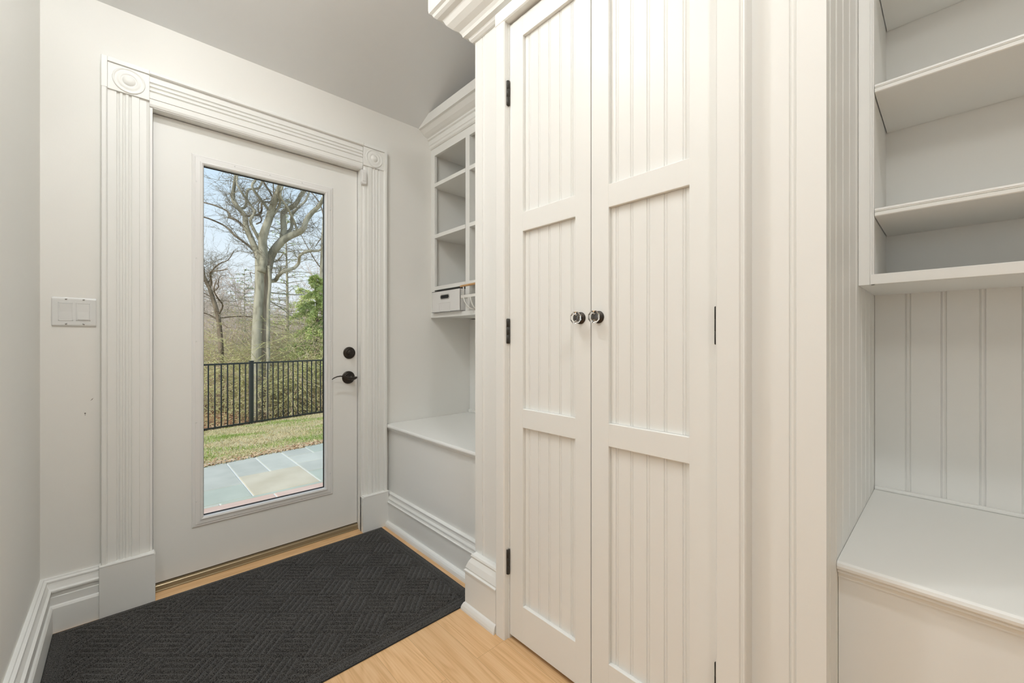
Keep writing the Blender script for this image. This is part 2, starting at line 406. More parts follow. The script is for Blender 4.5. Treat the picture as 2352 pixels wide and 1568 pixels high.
# moulded frame around the pane: profile (inset from outer edge, height)
fp = [(0, 0), (0.001, 0.003), (0.006, 0.0055), (0.011, 0.0052), (0.014, 0.0075), (0.030, 0.0085), (0.0335, 0.0125), (0.0375, 0.0125), (0.040, 0.010), (0.0405, 0.0105), (0.043, 0.009), (0.0435, -0.012)]
def frame_ring(bm, x0, x1, z0, z1, prof, y):
    rings = []
    for u, v in prof:
        rings.append([bm.verts.new(p) for p in ((x0 + u, y - v, z0 + u), (x1 - u, y - v, z0 + u), (x1 - u, y - v, z1 - u), (x0 + u, y - v, z1 - u))])
    for i in range(len(rings) - 1):
        for k in range(4):
            bm.faces.new((rings[i][k], rings[i][(k + 1) % 4], rings[i + 1][(k + 1) % 4], rings[i + 1][k]))
bm = newbm(); frame_ring(bm, 0.215, 0.840, 0.241, 1.946, fp, DY)
gf = part('glass_frame', bm, M['plastic'], door)
bm = newbm()
for zz in (0.36, 0.72, 1.09, 1.47, 1.82):
    for xx in (0.2315, 0.823): lathe(bm, [(0, 0.0012), (0.003, 0.0010), (0.0036, 0)], (xx, DY - 0.0073, zz), (0, -1, 0), 12)
for xx in (0.38, 0.53, 0.68):
    for zz in (0.257, 1.930): lathe(bm, [(0, 0.0012), (0.003, 0.0010), (0.0036, 0)], (xx, DY - 0.0073, zz), (0, -1, 0), 12)
part('screw_plug', bm, M['switch'], gf)
bm = newbm(); frame_ring(bm, 0.2575, 0.7975, 0.2835, 1.9035, [(0, -0.010), (0.004, -0.011), (0.004, -0.020), (0, -0.020)], DY)
part('gasket', bm, M['gasket'], door)
bm = newbm(); box(bm, HX0, HX1, DY + 0.016, DY + 0.020, HZ0, HZ1); part('glass_pane', bm, M['glass'], door)
# deadbolt
def rose(bm, c, r, n=48):
    lathe(bm, [(r, 0), (r, 0.004), (r * 0.93, 0.0075), (r * 0.80, 0.0085), (r * 0.74, 0.0075), (r * 0.66, 0.0115), (r * 0.60, 0.0120), (r * 0.55, 0.0105), (r * 0.45, 0.0125), (0, 0.0130)], c, (0, -1, 0), n)
bm = newbm(); rose(bm, (0.931, DY, 1.025), 0.034)
db = part('deadbolt', bm, M['bronze'], door)
bm = newbm()
lathe(bm, [(0.0155, 0.010), (0.0155, 0.017), (0.013, 0.019), (0, 0.019)], (0.933, DY, 1.026), (0, -1, 0), 32)
prism(bm, [(-0.013, -0.010), (-0.008, -0.013), (0.000, -0.006), (0.012, 0.004), (0.013, 0.010), (0.007, 0.013), (-0.001, 0.007), (-0.010, -0.002)], lambda u, v, ww: (0.932 + u, ww, 1.023 + v), DY - 0.030, DY - 0.018)
part('thumb_turn', bm, M['bronze'], db)
# lever
bm = newbm(); rose(bm, (0.926, DY, 0.885), 0.036)
rs = part('lever_rose', bm, M['bronze'], door)
bm = newbm()
lathe(bm, [(0.012, 0.010), (0.0115, 0.030), (0.010, 0.044), (0, 0.046)], (0.930, DY, 0.886), (0, -1, 0), 28)
P = [(0.956, -0.043, 0.886), (0.946, -0.048, 0.8835), (0.932, -0.051, 0.8805), (0.915, -0.053, 0.883), (0.897, -0.054, 0.890), (0.880, -0.054, 0.896), (0.862, -0.053, 0.8985), (0.845, -0.051, 0.8965), (0.829, -0.049, 0.890), (0.818, -0.048, 0.882)]
Rr = [0.007, 0.0105, 0.0125, 0.0095, 0.0062, 0.005, 0.0046, 0.0044, 0.0040, 0.0024]
tube(bm, [(x, DY + y, z) for x, y, z in P], Rr, 14, flat=0.75)
part('lever', bm, M['bronze'], door)
# bronze sill and wooden threshold
bm = newbm()
prism(bm, [(2.348, 0.0), (2.348, 0.009), (2.351, 0.011), (2.3535, 0.010), (2.3545, 0.018), (2.356, 0.027), (2.359, 0.030), (2.36, 0.036), (2.41, 0.036), (2.475, 0.02), (2.475, -0.05), (2.348, -0.05)], lambda u, v, ww: (ww, u, v), DX0, DX1)
struct('trim_3', bm, M['sill'], 'bronze metal sill under the glazed door')
bm = newbm()
prism(bm, [(2.286, 0.0), (2.288, 0.0025), (2.300, 0.004), (2.3475, 0.005), (2.3475, 0)], lambda u, v, ww: (ww, u, v), DX0 + 0.009, DX1 - 0.0005)
struct('trim_4', bm, M['thresh'], 'oak threshold board in front of the metal sill')
# alarm contact
snr = thing('door_sensor', (0.990, 2.318, 1.990), 'small white alarm contact at the top corner of the glazed door', 'door sensor')
bm = newbm()
prism(bm, [(0.974, 1.996), (0.980, 1.988), (0.999, 1.988), (1.004, 1.996), (1.004, 2.062), (0.999, 2.070), (0.980, 2.070), (0.974, 2.062)], lambda u, v, ww: (u, ww, v), 2.288, 2.312)
bmesh.ops.bevel(bm, geom=list(bm.edges), offset=0.002, segments=2, affect='EDGES')
part('housing', bm, M['plastic'], snr)
bm = newbm(); box(bm, 0.9795, 0.9985, 2.2865, 2.289, 2.004, 2.054, 0.001); part('cover', bm, M['plastic'], snr)

# ================================================================== LIGHT SWITCH
sw = thing('light_switch', (-0.1475, WY, 1.149), 'white double rocker light switch plate on the wall left of the door', 'light switch')
bm = newbm()
prism(bm, [(0, 1.1475), (0, 1.2605), (0.0045, 1.2575), (0.006, 1.254), (0.006, 1.154), (0.0045, 1.1505)], lambda u, v, ww: (ww, WY - u, v), -0.2065, -0.0885)
bmesh.ops.bevel(bm, geom=list(bm.edges), offset=0.001, segments=2, affect='EDGES')
part('plate', bm, M['switch'], sw)
for k, xc in enumerate((-0.1705, -0.1235)):
    bm = newbm(); 
    for a in ((xc - .0195, xc - .0165, 1.170, 1.240), (xc + .0165, xc + .0195, 1.170, 1.240), (xc - .0195, xc + .0195, 1.170, 1.173), (xc - .0195, xc + .0195, 1.237, 1.240)):
        box(bm, a[0], a[1], WY - 0.0072, WY - 0.0055, a[2], a[3], 0.0004)
    part('rocker_frame', bm, M['switch'], sw)
    bm = newbm()
    z0, z1 = 1.1745, 1.2355
    t0, t1 = (0.0062, 0.0098) if k == 0 else (0.0098, 0.0066)
    prism(bm, [(0.004, z0), (t0, z0), ((t0 + t1) / 2 - 0.001, (z0 + z1) / 2), (t1, z1), (0.004, z1)], lambda u, v, ww: (ww, WY - u, v), xc - 0.0148, xc + 0.0148)
    part('rocker', bm, M['switch'], sw)
    for zz in (1.1575, 1.2525):
        bm = newbm(); lathe(bm, [(0.0032, 0), (0.0030, 0.0012), (0, 0.0016)], (xc + 0.001, WY - 0.006, zz), (0, -1, 0), 14)
        an = R(25 if zz > 1.2 else (50 if k == 0 else -30))
        c, s_ = math.cos(an), math.sin(an)
        prism(bm, [(xc + .001 + a * c - b * s_, zz + a * s_ + b * c) for a, b in ((-.0034, -.0005), (.0034, -.0005), (.0034, .0005), (-.0034, .0005))], lambda u, v, ww: (u, ww, v), WY - 0.0079, WY - 0.0070, mi=1)
        part('screw', bm, [M['steel'], M['gasket']], sw)

# ================================================================== BEADBOARD
def bead_outline(a0, a1, beads, t=0.010, g=0.0028, bw=0.0042, d=0.0032):
    """outline in (along, out) of a board from a0 to a1 with a double-groove bead at each position"""
    p = [(a0, 0), (a0, t)]
    for c in sorted(beads):
        if c - bw - g < a0 or c + bw + g > a1: continue
        p += [(c - bw - g, t), (c - bw - g * 0.5, t - d), (c - bw, t - d * 0.6), (c - bw * 0.5, t), (c + bw * 0.5, t), (c + bw, t - d * 0.6), (c + bw + g * 0.5, t - d), (c + bw + g, t)]
    return p + [(a1, t), (a1, 0)]

# ================================================================== CLOSET
CX = 1.045      # plane of the beaded strips
FX = 1.003      # face of the casing
DF = 1.028      # face of the closet doors
YA, YZ = 0.175, 1.337
cl = thing('closet', (1.42, 0.756, 0), 'tall white built-in closet with two narrow panelled doors', 'closet')
toX = lambda X: (lambda u, v, ww: (X - v, u, ww))      # u along Y, v outwards (-X), w up
bm = newbm()
box(bm, CX + 0.012, HX, YZ - 0.018, YZ, 0, 2.50)                # far side
box(bm, CX + 0.012, HX, YA + 0.010, YA + 0.028, 0, 2.50)        # near side core
box(bm, HX - 0.02, HX - 0.001, YA + 0.03, YZ - 0.02, 0, 2.50)
box(bm, CX + 0.012, HX, YA + 0.010, YZ, 2.50, 2.52)
box(bm, CX + 0.012, CX + 0.03, YA + 0.010, YZ, 2.26, 2.50)
part('body', bm, M['trim'], cl)
bm = newbm(); prism(bm, bead_outline(1.115, YZ, [1.285], 0.012), toX(CX + 0.012), 0, 2.50); part('beadboard_strip', bm, M['trim'], cl)
bm = newbm(); prism(bm, bead_outline(YA, 0.380, [0.2335], 0.012), toX(CX + 0.012), 0, 2.50); part('beadboard_strip', bm, M['trim'], cl)
bm = newbm()
prism(bm, bead_outline(CX + 0.0122, HX - 0.008, [1.084, 1.152, 1.234, 1.326, 1.431, 1.53, 1.61, 1.69, 1.77]), lambda u, v, ww: (u, YA + 0.0103 - v, ww), 0, 2.50)
part('beadboard_side', bm, M['trim'], cl)
# casing
def flat_casing(y0, y1, inner_hi):
    s = 1 if inner_hi else -1
    a, b = (y1, y0) if inner_hi else (y0, y1)   # a = inner edge
    return [(a, 0), (a, 0.038), (a - s * 0.004, 0.042), (b + s * 0.006, 0.042), (b + s * 0.002, 0.040), (b, 0.036), (b, 0)]
bm = newbm(); prism(bm, flat_casing(1.114, 1.163, False), toX(CX), 0.0, 2.2578); part('casing', bm, M['trim'], cl)
bm = newbm()
prism(bm, [(0.377, 0), (0.377, 0.038), (0.373, 0.042), (0.326, 0.042), (0.3235, 0.038), (0.3205, 0.037), (0.3185, 0.040), (0.3150, 0.041), (0.3125, 0.037), (0.3125, 0)], toX(CX), 0.0, 2.2578)
part('casing', bm, M['trim'], cl)
bm = newbm(); prism(bm, [(2.258, 0), (2.258, 0.038), (2.262, 0.042), (2.306, 0.042), (2.306, 0)], lambda u, v, ww: (CX - v, ww, u), 0.3125, 1.163); part('casing', bm, M['trim'], cl)
bm = newbm(); box(bm, 1.026, 1.075, 1.1105, 1.1145, 0, 2.256); box(bm, 1.026, 1.075, 0.3765, 0.3785, 0, 2.256); box(bm, 1.052, 1.075, 0.378, 1.111, 2.246, 2.258); part('door_stop', bm, M['trim'], cl)
# base at the far corner
bp_ = [(0, 0), (0.052, 0), (0.052, 0.008), (0.049, 0.018), (0.044, 0.028), (0.039, 0.033), (0.039, 0.155), (0.043, 0.158), (0.043, 0.163), (0.036, 0.166), (0.036, 0.171), (0.038, 0.173), (0.030, 0.195), (0.020, 0.212), (0.020, 0.217), (0.023, 0.219), (0.020, 0.226), (0.014, 0.230), (0, 0.230)]
bm = newbm()
sweep(bm, bp_, [(CX, 1.172, -1, -0.22), (CX, 1.315, -1, 1), (1.130, 1.315, 0, 1)])
part('base_moulding', bm, M['trim'], cl)
# crown
cp = [(0, 2.315), (0.008, 2.316), (0.016, 2.323), (0.020, 2.333), (0.036, 2.338), (0.040, 2.350), (0.047, 2.360), (0.066, 2.372), (0.084, 2.388), (0.092, 2.404), (0.096, 2.410), (0.112, 2.416), (0.122, 2.424), (0.126, 2.434), (0.136, 2.440), (0.138, 2.452), (0.138, 2.500), (0, 2.500)]
bm = newbm(); sweep(bm, cp, [(CX, 0.10, -1, 0), (CX, YZ, -1, 1), (1.50, YZ, 0, 1)]); part('crown_moulding', bm, M['trim'], cl)

def closet_door(y0, y1, s0, s1, beads, hinge_side):
    """y0<y1 edges; s0..s1 the panel opening"""
    zz = [0.016, 0.147, 0.783, 0.850, 1.482, 1.550, 2.178, 2.250]
    t = 0.032
    bm = newbm()
    box(bm, DF, DF + t, y0, s0, zz[0], zz[7], 0.0015); box(bm, DF, DF + t, s1, y1, zz[0], zz[7], 0.0015)
    for a, b in ((0, 1), (2, 3), (4, 5), (6, 7)): box(bm, DF + 0.0003, DF + t, s0 - 0.001, s1 + 0.001, zz[a], zz[b], 0.0015)
    d = part('door', bm, M['trim'], cl)
    bm = newbm()
    for a, b in ((1, 2), (3, 4), (5, 6)):
        prism(bm, bead_outline(s0 + 0.0005, s1 - 0.0005, beads, 0.008, g=0.0022, bw=0.0030, d=0.0024), toX(DF + 0.0205), zz[a] + 0.0005, zz[b] - 0.0005)
    part('beadboard_panel', bm, M['trim'], d)
    for zc in ((2.000, 1.128, 0.283)):
        bm = newbm()
        yc = y1 + 0.0035 if hinge_side > 0 else y0 - 0.001
        lathe(bm, [(0.0, -0.046), (0.0055, -0.0455), (0.0072, -0.044), (0.0072, -0.0150), (0.0067, -0.0147), (0.0067, -0.0143), (0.0072, -0.014), (0.0072, 0.014), (0.0067, 0.0143), (0.0067, 0.0147), (0.0072, 0.015), (0.0072, 0.044), (0.0055, 0.0455), (0.0040, 0.0455), (0.0036, 0.043), (0, 0.043)], (DF - 0.006, yc, zc), (0, 0, 1), 20)
        box(bm, DF - 0.003, DF + 0.006, min(yc, yc - 0.002 * hinge_side), max(yc, yc - 0.002 * hinge_side), zc - 0.044, zc + 0.044)
        part('hinge', bm, M['hinge'], d, 'dark bronze butt hinge')
    return d
door_l = closet_door(0.7495, 1.1095, 0.808, 1.042, [1.019, 0.974, 0.926, 0.878, 0.830], 1)
door_r = closet_door(0.3795, 0.7460, 0.449, 0.685, [0.664, 0.6165, 0.5665, 0.5165, 0.4665], -1)
def knob(yc, d):
    z = 1.1625
    bm = newbm()
    lathe(bm, [(0.0, -0.001), (0.0185, -0.001), (0.0185, 0.0025), (0.0165, 0.0045), (0.0125, 0.005), (0.0105, 0.0070), (0.0100, 0.0125), (0.0115, 0.0148), (0.0, 0.0148)], (DF, yc, z), (-1, 0, 0), 40)
    part('knob_rose', bm, M['bronze'], d, 'dark bronze knob backplate')
    bm = newbm()
    lathe(bm, [(0, 0.0150), (0.0100, 0.0150), (0.0125, 0.0180), (0.0185, 0.0205), (0.0200, 0.0235), (0.0195, 0.0285), (0.0135, 0.0330), (0.0100, 0.0320), (0, 0.0315)], (DF, yc, z), (-1, 0, 0), 8, smooth=False)
    part('knob', bm, M['crystal'], d, 'faceted clear crystal knob')
knob(0.786, door_l); knob(0.719, door_r)

# ================================================================== FAR BENCH
def bench(root, y0, y1, xn, xb, zt, base=True):
    bm = newbm()
    # seat: rounded nose in (x, z)
    nose = [(xb, zt - 0.022), (xn + 0.014, zt - 0.022), (xn + 0.006, zt - 0.0205), (xn + 0.001, zt - 0.016), (xn, zt - 0.010), (xn + 0.002, zt - 0.004), (xn + 0.007, zt - 0.0005), (xn + 0.012, zt), (xb, zt)]
    prism(bm, nose, lambda u, v, ww: (u, ww, v), y0, y1)
    part('seat', bm, M['trim'], root)
    bm = newbm()
    prism(bm, [(xn + 0.025, zt - 0.022), (xn + 0.009, zt - 0.022), (xn + 0.009, zt - 0.027), (xn + 0.015, zt - 0.030), (xn + 0.018, zt - 0.038), (xn + 0.018, zt - 0.041), (xn + 0.025, zt - 0.041)], lambda u, v, ww: (u, ww, v), y0, y1)
    part('cove_moulding', bm, M['trim'], root)
    bm = newbm(); box(bm, xn + 0.022, xn + 0.040, y0, y1, 0, zt - 0.022); part('front_panel', bm, M['trim'], root)
    if base:
        bm = newbm()
        bb = [(0, 0), (0.040, 0), (0.040, 0.008), (0.0375, 0.018), (0.032, 0.026), (0.025, 0.030), (0.020, 0.030), (0.020, 0.133), (0.024, 0.135), (0.025, 0.141), (0.020, 0.143), (0.018, 0.150), (0.019, 0.154), (0.019, 0.160), (0.013, 0.170), (0.011, 0.180), (0.013, 0.183), (0.013, 0.188), (0.006, 0.194), (0, 0.195)]
        sweep(bm, bb, [(xn + 0.022, y0, -1, 0), (xn + 0.022, y1, -1, 0)])
        part('base_moulding', bm, M['trim'], root)
b1 = thing('storage_bench', (1.45, 1.83, 0), 'white built-in bench tucked between the glazed door and the closet', 'bench')
bench(b1, 1.339, 2.3235, 1.130, 1.829, 0.595)
# back panel of the alcove
bm = newbm(); box(bm, 1.768, 1.775, 1.339, 2.324, 0.595, 1.243); box(bm, 1.755, 1.768, 1.339, 2.324, 0.596, 0.615, 0.002); part('back_panel', bm, M['trim'], b1)

# ================================================================== FAR CUBBY
cb1 = thing('cubby_cabinet', (1.62, 1.83, 1.243), 'white wall-hung cubby cabinet with crown, above the far bench', 'cabinet')
bm = newbm()
XF, XK = 1.452, 1.776
box(bm, XF + 0.018, 1.829, 2.306, 2.3245, 1.243, 2.52); box(bm, XF + 0.018, 1.829, 1.339, 1.357, 1.243, 2.52)
box(bm, XK, XK + 0.012, 1.357, 2.306, 1.25, 2.50)
box(bm, XF + 0.018, XK, 1.357, 2.306, 1.250, 1.270); box(bm, XF + 0.018, XK, 1.357, 2.306, 2.300, 2.318)
part('carcass', bm, M['trim'], cb1)
bm = newbm()
box(bm, XF, XF + 0.018, 2.282, 2.3245, 1.243, 2.36, 0.001); box(bm, XF, XF + 0.018, 1.339, 1.378, 1.243, 2.36, 0.001)
box(bm, XF + .0002, XF + 0.018, 1.377, 2.283, 2.288, 2.36, 0.001); box(bm, XF - 0.002, XF + 0.018, 1.339, 2.3245, 1.243, 1.270, 0.001)
part('face_frame', bm, M['trim'], cb1)
for yc in (1.932, 1.605):
    bm = newbm(); box(bm, XF + 0.0005, XK, yc - 0.019, yc + 0.019, 1.271, 2.299, 0.001); part('divider', bm, M['trim'], cb1)
for z in (2.085, 1.755, 1.419):
    for ya, yb in ((1.952, 2.305), (1.625, 1.912), (1.358, 1.585)):
        bm = newbm(); box(bm, XF - 0.001, XK, ya, yb, z, z + 0.024, 0.0015); part('shelf', bm, M['trim'], cb1)
bm = newbm()
cp1 = [(0, 2.335), (0.006, 2.337), (0.012, 2.343), (0.014, 2.356), (0.018, 2.360), (0.018, 2.388), (0.026, 2.393), (0.028, 2.402), (0.040, 2.408), (0.058, 2.420), (0.072, 2.434), (0.078, 2.441), (0.092, 2.443), (0.092, 2.497), (0, 2.497)]
sweep(bm, cp1, [(XF, 1.339, -1, 0), (XF, 2.3245, -1, 0)])
part('crown_moulding', bm, M['trim'], cb1)

# bin
bn = thing('storage_bin', (1.56, 2.133, 1.270), 'white lidless storage bin with oval handle hole in the lowest far cubby', 'storage bin')
bm = newbm()
x0, x1, y0, y1, z0, z1 = 1.432, 1.72, 1.976, 2.280, 1.271, 1.404
box(bm, x0, x0 + 0.004, y0, y1, z0, z1, 0.001); box(bm, x1 - 0.004, x1, y0, y1, z0, z1, 0.001)
box(bm, x0, x1, y0, y0 + 0.004, z0, z1, 0.001); box(bm, x0, x1, y1 - 0.004, y1, z0, z1, 0.001); box(bm, x0, x1, y0, y1, z0, z0 + 0.004)
part('body', bm, M['bin'], bn)
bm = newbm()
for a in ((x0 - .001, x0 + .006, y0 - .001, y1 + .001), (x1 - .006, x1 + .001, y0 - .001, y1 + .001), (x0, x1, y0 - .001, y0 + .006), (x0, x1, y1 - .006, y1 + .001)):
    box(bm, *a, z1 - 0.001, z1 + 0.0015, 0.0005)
part('rim', bm, M['gasket'], bn, 'black strip standing in for shade along the top edge')  # shade under the top edge is put in as black strips
def stadium(cy, cz, hw, hr, n=10):
    pts = []
    for k in range(n + 1):
        a = -PI / 2 + PI * k / n; pts.append((cy + hw + hr * math.cos(a), cz + hr * math.sin(a)))
    for k in range(n + 1):
        a = PI / 2 + PI * k / n; pts.append((cy - hw + hr * math.cos(a), cz + hr * math.sin(a)))
    return pts
bm = newbm()
so = stadium(2.136, 1.366, 0.036, 0.0165); si = stadium(2.136, 1.366, 0.034, 0.0105); sm = stadium(2.136, 1.366, 0.035, 0.0135)
rings = [[bm.verts.new((X, y, z)) for y, z in s] for X, s in ((x0, so), (x0 - 0.003, sm), (x0 - 0.002, si), (x0 + 0.0005, si))]
for i in range(3):
    n = len(rings[0])
    for k in range(n): f = bm.faces.new((rings[i][k], rings[i][(k + 1) % n], rings[i + 1][(k + 1) % n], rings[i + 1][k])); f.smooth = True
part('handle_ring', bm, M['steel'], bn, 'chrome oval handle ring')
bm = newbm(); prism(bm, stadium(2.136, 1.366, 0.034, 0.0105), lambda u, v, ww: (ww, u, v), x0 - 0.0008, x0 + 0.001); part('hole_shade', bm, M['gasket'], bn, 'black plate painted as the shaded handle opening')  # no cut-out: flat black plate stands in for the shade inside
bm = newbm()
for a in ((2.080, 2.084, 1.272, 1.332), (2.196, 2.200, 1.272, 1.332), (2.080, 2.200, 1.329, 1.333)): box(bm, x0 - 0.0018, x0 + .0005, *a, 0.0005)
part('label_pocket', bm, M['bin'], bn)

# basket
bk = thing('wire_basket', (1.50, 1.80, 1.270), 'white slatted basket with wooden handle beside the storage bin', 'basket')
bx0, bx1, by0, by1, zr = 1.405, 1.60, 1.66, 1.905, 1.348
bm = newbm()
for a in ((bx0, bx0 + .004, by0 - .02, by1 + .030), (bx1 - .004, bx1, by0 - .02, by1 + .030), (bx0, bx1, by0 - .02, by0 - .016), (bx0, bx1, by1 + .026, by1 + .030)):
    box(bm, *a, zr - 0.008, zr + 0.008, 0.0012)
part('rim', bm, M['wire'], bk)
for k in range(5):
    f = k / 4
    yt = by1 + 0.004 - f * (by1 - by0 + 0.008); ym = (by0 + by1) / 2; yb = ym + (yt - ym) * 0.62
    bm = newbm()
    pts = [(bx0 + .002, yt, zr - 0.004), (bx0 + .004, yt - (yt - yb) * .15, zr - 0.026), (bx0 + .008, yt - (yt - yb) * .5, zr - 0.050), (bx0 + .014, yb + (yt - yb) * .15, zr - 0.066), (bx0 + .026, yb, zr - 0.0725), (bx0 + 0.05, yb, zr - 0.0735),
           (bx1 - 0.05, yb, zr - 0.0735), (bx1 - .026, yb, zr - 0.0725), (bx1 - .014, yb + (yt - yb) * .15, zr - 0.066), (bx1 - .004, yt - (yt - yb) * .15, zr - 0.026), (bx1 - .002, yt, zr - 0.004)]
    tube(bm, pts, 0.0038, 8); part('slat', bm, M['wire'], bk)
bm = newbm()
for xx in (bx0 + .003, ):
    tube(bm, [(xx, by1 + .006, zr), (xx, by1 + .006, zr + 0.030), (xx, by1 + .004, zr + 0.058)], 0.0040, 8)
    part('handle_post', bm, M['wire'], bk)
    bm = newbm(); tube(bm, [(xx, by0 - .006, zr), (xx, by0 - .006, zr + 0.030), (xx, by0 - .004, zr + 0.058)], 0.0040, 8)
    part('handle_post', bm, M['wire'], bk)
bm = newbm(); tube(bm, [(bx0 + .003, by1 + .034, zr + 0.0595), (bx0 + .003, by1 + .022, zr + 0.061), (bx0 + .003, (by0 + by1) / 2, zr + 0.063), (bx0 + .003, by0 - .022, zr + 0.061), (bx0 + .003, by0 - .03, zr + 0.0595)], [0.0055, 0.0062, 0.0068, 0.0062, 0.0055], 12)
part('handle', bm, M['handle_wood'], bk, 'round light wooden handle')

# ================================================================== NEAR BENCH AND SHELF CABINET
YN = -1.15
bm = newbm(); box(bm, 1.0, HX, YN - 0.12, YN, 0, 3.1); struct('wall_alcove', bm, M['wall'])
b2 = thing('storage_bench', (1.5, -0.48, 0), 'white built-in bench on the right under the open shelves', 'bench')
bench(b2, YN + 0.004, 0.1745, 1.152, 1.829, 0.602)
bm = newbm()
prism(bm, bead_outline(YN + 0.004, 0.1745, [0.095 - 0.0785 * k for k in range(16)], 0.010, g=0.0030, bw=0.0040, d=0.0030), toX(1.829), 0.602, 1.243)
part('beadboard_back', bm, M['trim'], b2)
bm = newbm(); box(bm, 1.803, 1.8195, YN + 0.004, 0.1745, 0.602, 0.6125, 0.003); part('back_batten', bm, M['trim'], b2)
cb2 = thing('shelf_cabinet', (1.64, -0.48, 1.243), 'white open shelf cabinet on the right above the near bench', 'cabinet')
XF = 1.462
bm = newbm()
box(bm, XF + 0.018, 1.828, 0.143, 0.1745, 1.243, 2.5); box(bm, XF + 0.018, 1.828, YN, YN + 0.03, 1.243, 2.5)
box(bm, 1.776, 1.788, YN + 0.03, 0.143, 1.25, 2.5); box(bm, XF + 0.018, 1.828, YN + 0.03, 0.143, 1.243, 1.268); box(bm, XF + 0.018, 1.776, YN + 0.03, 0.143, 2.42, 2.44)
part('carcass', bm, M['trim'], cb2)
bm = newbm()
prism(bm, [(0.1745, 0), (0.1745, 0.0175), (0.173, 0.0185), (0.151, 0.0185), (0.1502, 0.0165), (0.1492, 0.0165), (0.1485, 0.0185), (0.1465, 0.0185), (0.1455, 0.0160), (0.1445, 0.0175), (0.1425, 0.0175), (0.1415, 0.015), (0.1415, 0)], toX(XF + 0.018), 1.243, 2.5)
box(bm, XF - 0.0005, XF + 0.018, YN, YN + 0.04, 1.243, 2.5, 0.001); box(bm, XF - .001, XF + 0.018, YN, 0.150, 1.243, 1.270, 0.0012); box(bm, XF, XF + 0.018, YN, 0.142, 2.40, 2.5, 0.001)
part('face_frame', bm, M['trim'], cb2)
for z in (2.080, 1.7555, 1.4245):
    bm = newbm()
    prism(bm, [(1.775, z), (XF + 0.001, z), (XF - 0.001, z + 0.002), (XF - 0.001, z + 0.010), (XF + 0.0015, z + 0.0115), (XF - 0.001, z + 0.013), (XF + 0.0005, z + 0.0145), (XF - 0.001, z + 0.016), (XF, z + 0.021), (1.775, z + 0.021)], lambda u, v, ww: (u, ww, v), YN + 0.031, 0.1405)
    part('shelf', bm, M['trim'], cb2)

# ================================================================== FLOOR MAT
mt = thing('floor_mat', (0.44, 1.83, 0), 'large charcoal entrance mat with diagonal basketweave ridges before the glazed door', 'floor mat')
MX0, MX1, MY0, MY1 = -0.2008, 1.088, 1.372, 2.280
bm = newbm()
box(bm, MX0, MX1, MY0, MY1, 0.0005, 0.0045, 0.001)
part('rubber_backing', bm, M['rubber'], mt)
def mat_height(x, y):
    e = min(MX1 - x, y - MY0, x - MX0, MY1 - y)
    if e < 0.012: return 0.0046 + 0.0005 * min(1, e / 0.004)
    if e < 0.030: return 0.0078 + 0.0018 * math.sin(PI * (e - 0.012) / 0.018) - 0.0018
    if e < 0.034: return 0.0045
    if e < 0.046: return 0.0072 + 0.0018 * math.sin(PI * (e - 0.034) / 0.012) - 0.001
    if e < 0.050: return 0.0052
    th = R(YAW)
    dpt = math.sin(th) * x + math.cos(th) * y; lat = math.cos(th) * x - math.sin(th) * y
    B = 0.1145
    r = (dpt - 1.410) / B; c = (lat + 1.0 + B / 2) / B
    ri, ci = math.floor(r), math.floor(c)
    fr, fc = r - ri, c - ci
    if (ri + ci) % 2 == 0: ph, ed = fr, min(fc, 1 - fc)
    else: ph, ed = fc, min(fr, 1 - fr)
    h = abs(math.sin(PI * ph * 5)) ** 0.6
    h *= min(1, ed / 0.05) ** 0.6
    return 0.0030 + 0.0110 * h
bm = newbm()
st = 0.0034
nx = int((MX1 - MX0 - 0.004) / st); ny = int((MY1 - MY0 - 0.004) / st)
rnd = random.Random(5)
grid = []
for i in range(nx + 1):
    x = MX0 + 0.002 + i * (MX1 - MX0 - 0.004) / nx
    row = []
    for j in range(ny + 1):
        y = MY0 + 0.002 + j * (MY1 - MY0 - 0.004) / ny
        row.append(bm.verts.new((x, y, mat_height(x, y) + rnd.uniform(-.0005, .0005))))
    grid.append(row)
for i in range(nx):
    for j in range(ny):
        bm.faces.new((grid[i][j], grid[i + 1][j], grid[i + 1][j + 1], grid[i][j + 1])).smooth = True
part('carpet_pile', bm, M['mat'], mt)

# ================================================================== ADDED UNSEEN FILL LIGHTS (above and behind the camera)
em = bpy.data.materials.new('fill_glow'); em.use_nodes = True
_n = em.node_tree.nodes['Principled BSDF']; _n.inputs['Emission Color'].default_value = (0.985, 0.995, 0.955, 1); _n.inputs['Emission Strength'].default_value = 11
for i, ((lx, ly, lz), gr) in enumerate(FILL_GLOBES):
    t = thing('fill_globe', (lx, ly, lz), ['small unseen globe added to brighten the ceiling above the mat', 'larger unseen globe added as fill in the open room left of the camera'][i], 'ceiling light', 'added globe fill lights')
    cz = ceil_z(ly)
    bm = newbm(); lathe(bm, [(0, 0), (0.075, 0), (0.075, -0.016), (0.06, -0.026), (0.012, -0.030), (0.012, lz + gr - cz), (0.045, lz + gr - .003 - cz), (0.05, lz + gr - .02 - cz), (0, lz + gr - .02 - cz)], (lx, ly, cz), (0, 0, 1), 40); part('canopy', bm, M['plastic'], t)
    bm = newbm(); lathe(bm, [(gr * math.sin(PI * k / 16), -gr * math.cos(PI * k / 16)) for k in range(17)], (lx, ly, lz), (0, 0, 1), 40)
    g = part('globe', bm, em, t)
em2 = em.copy(); em2.node_tree.nodes['Principled BSDF'].inputs['Emission Strength'].default_value = 8
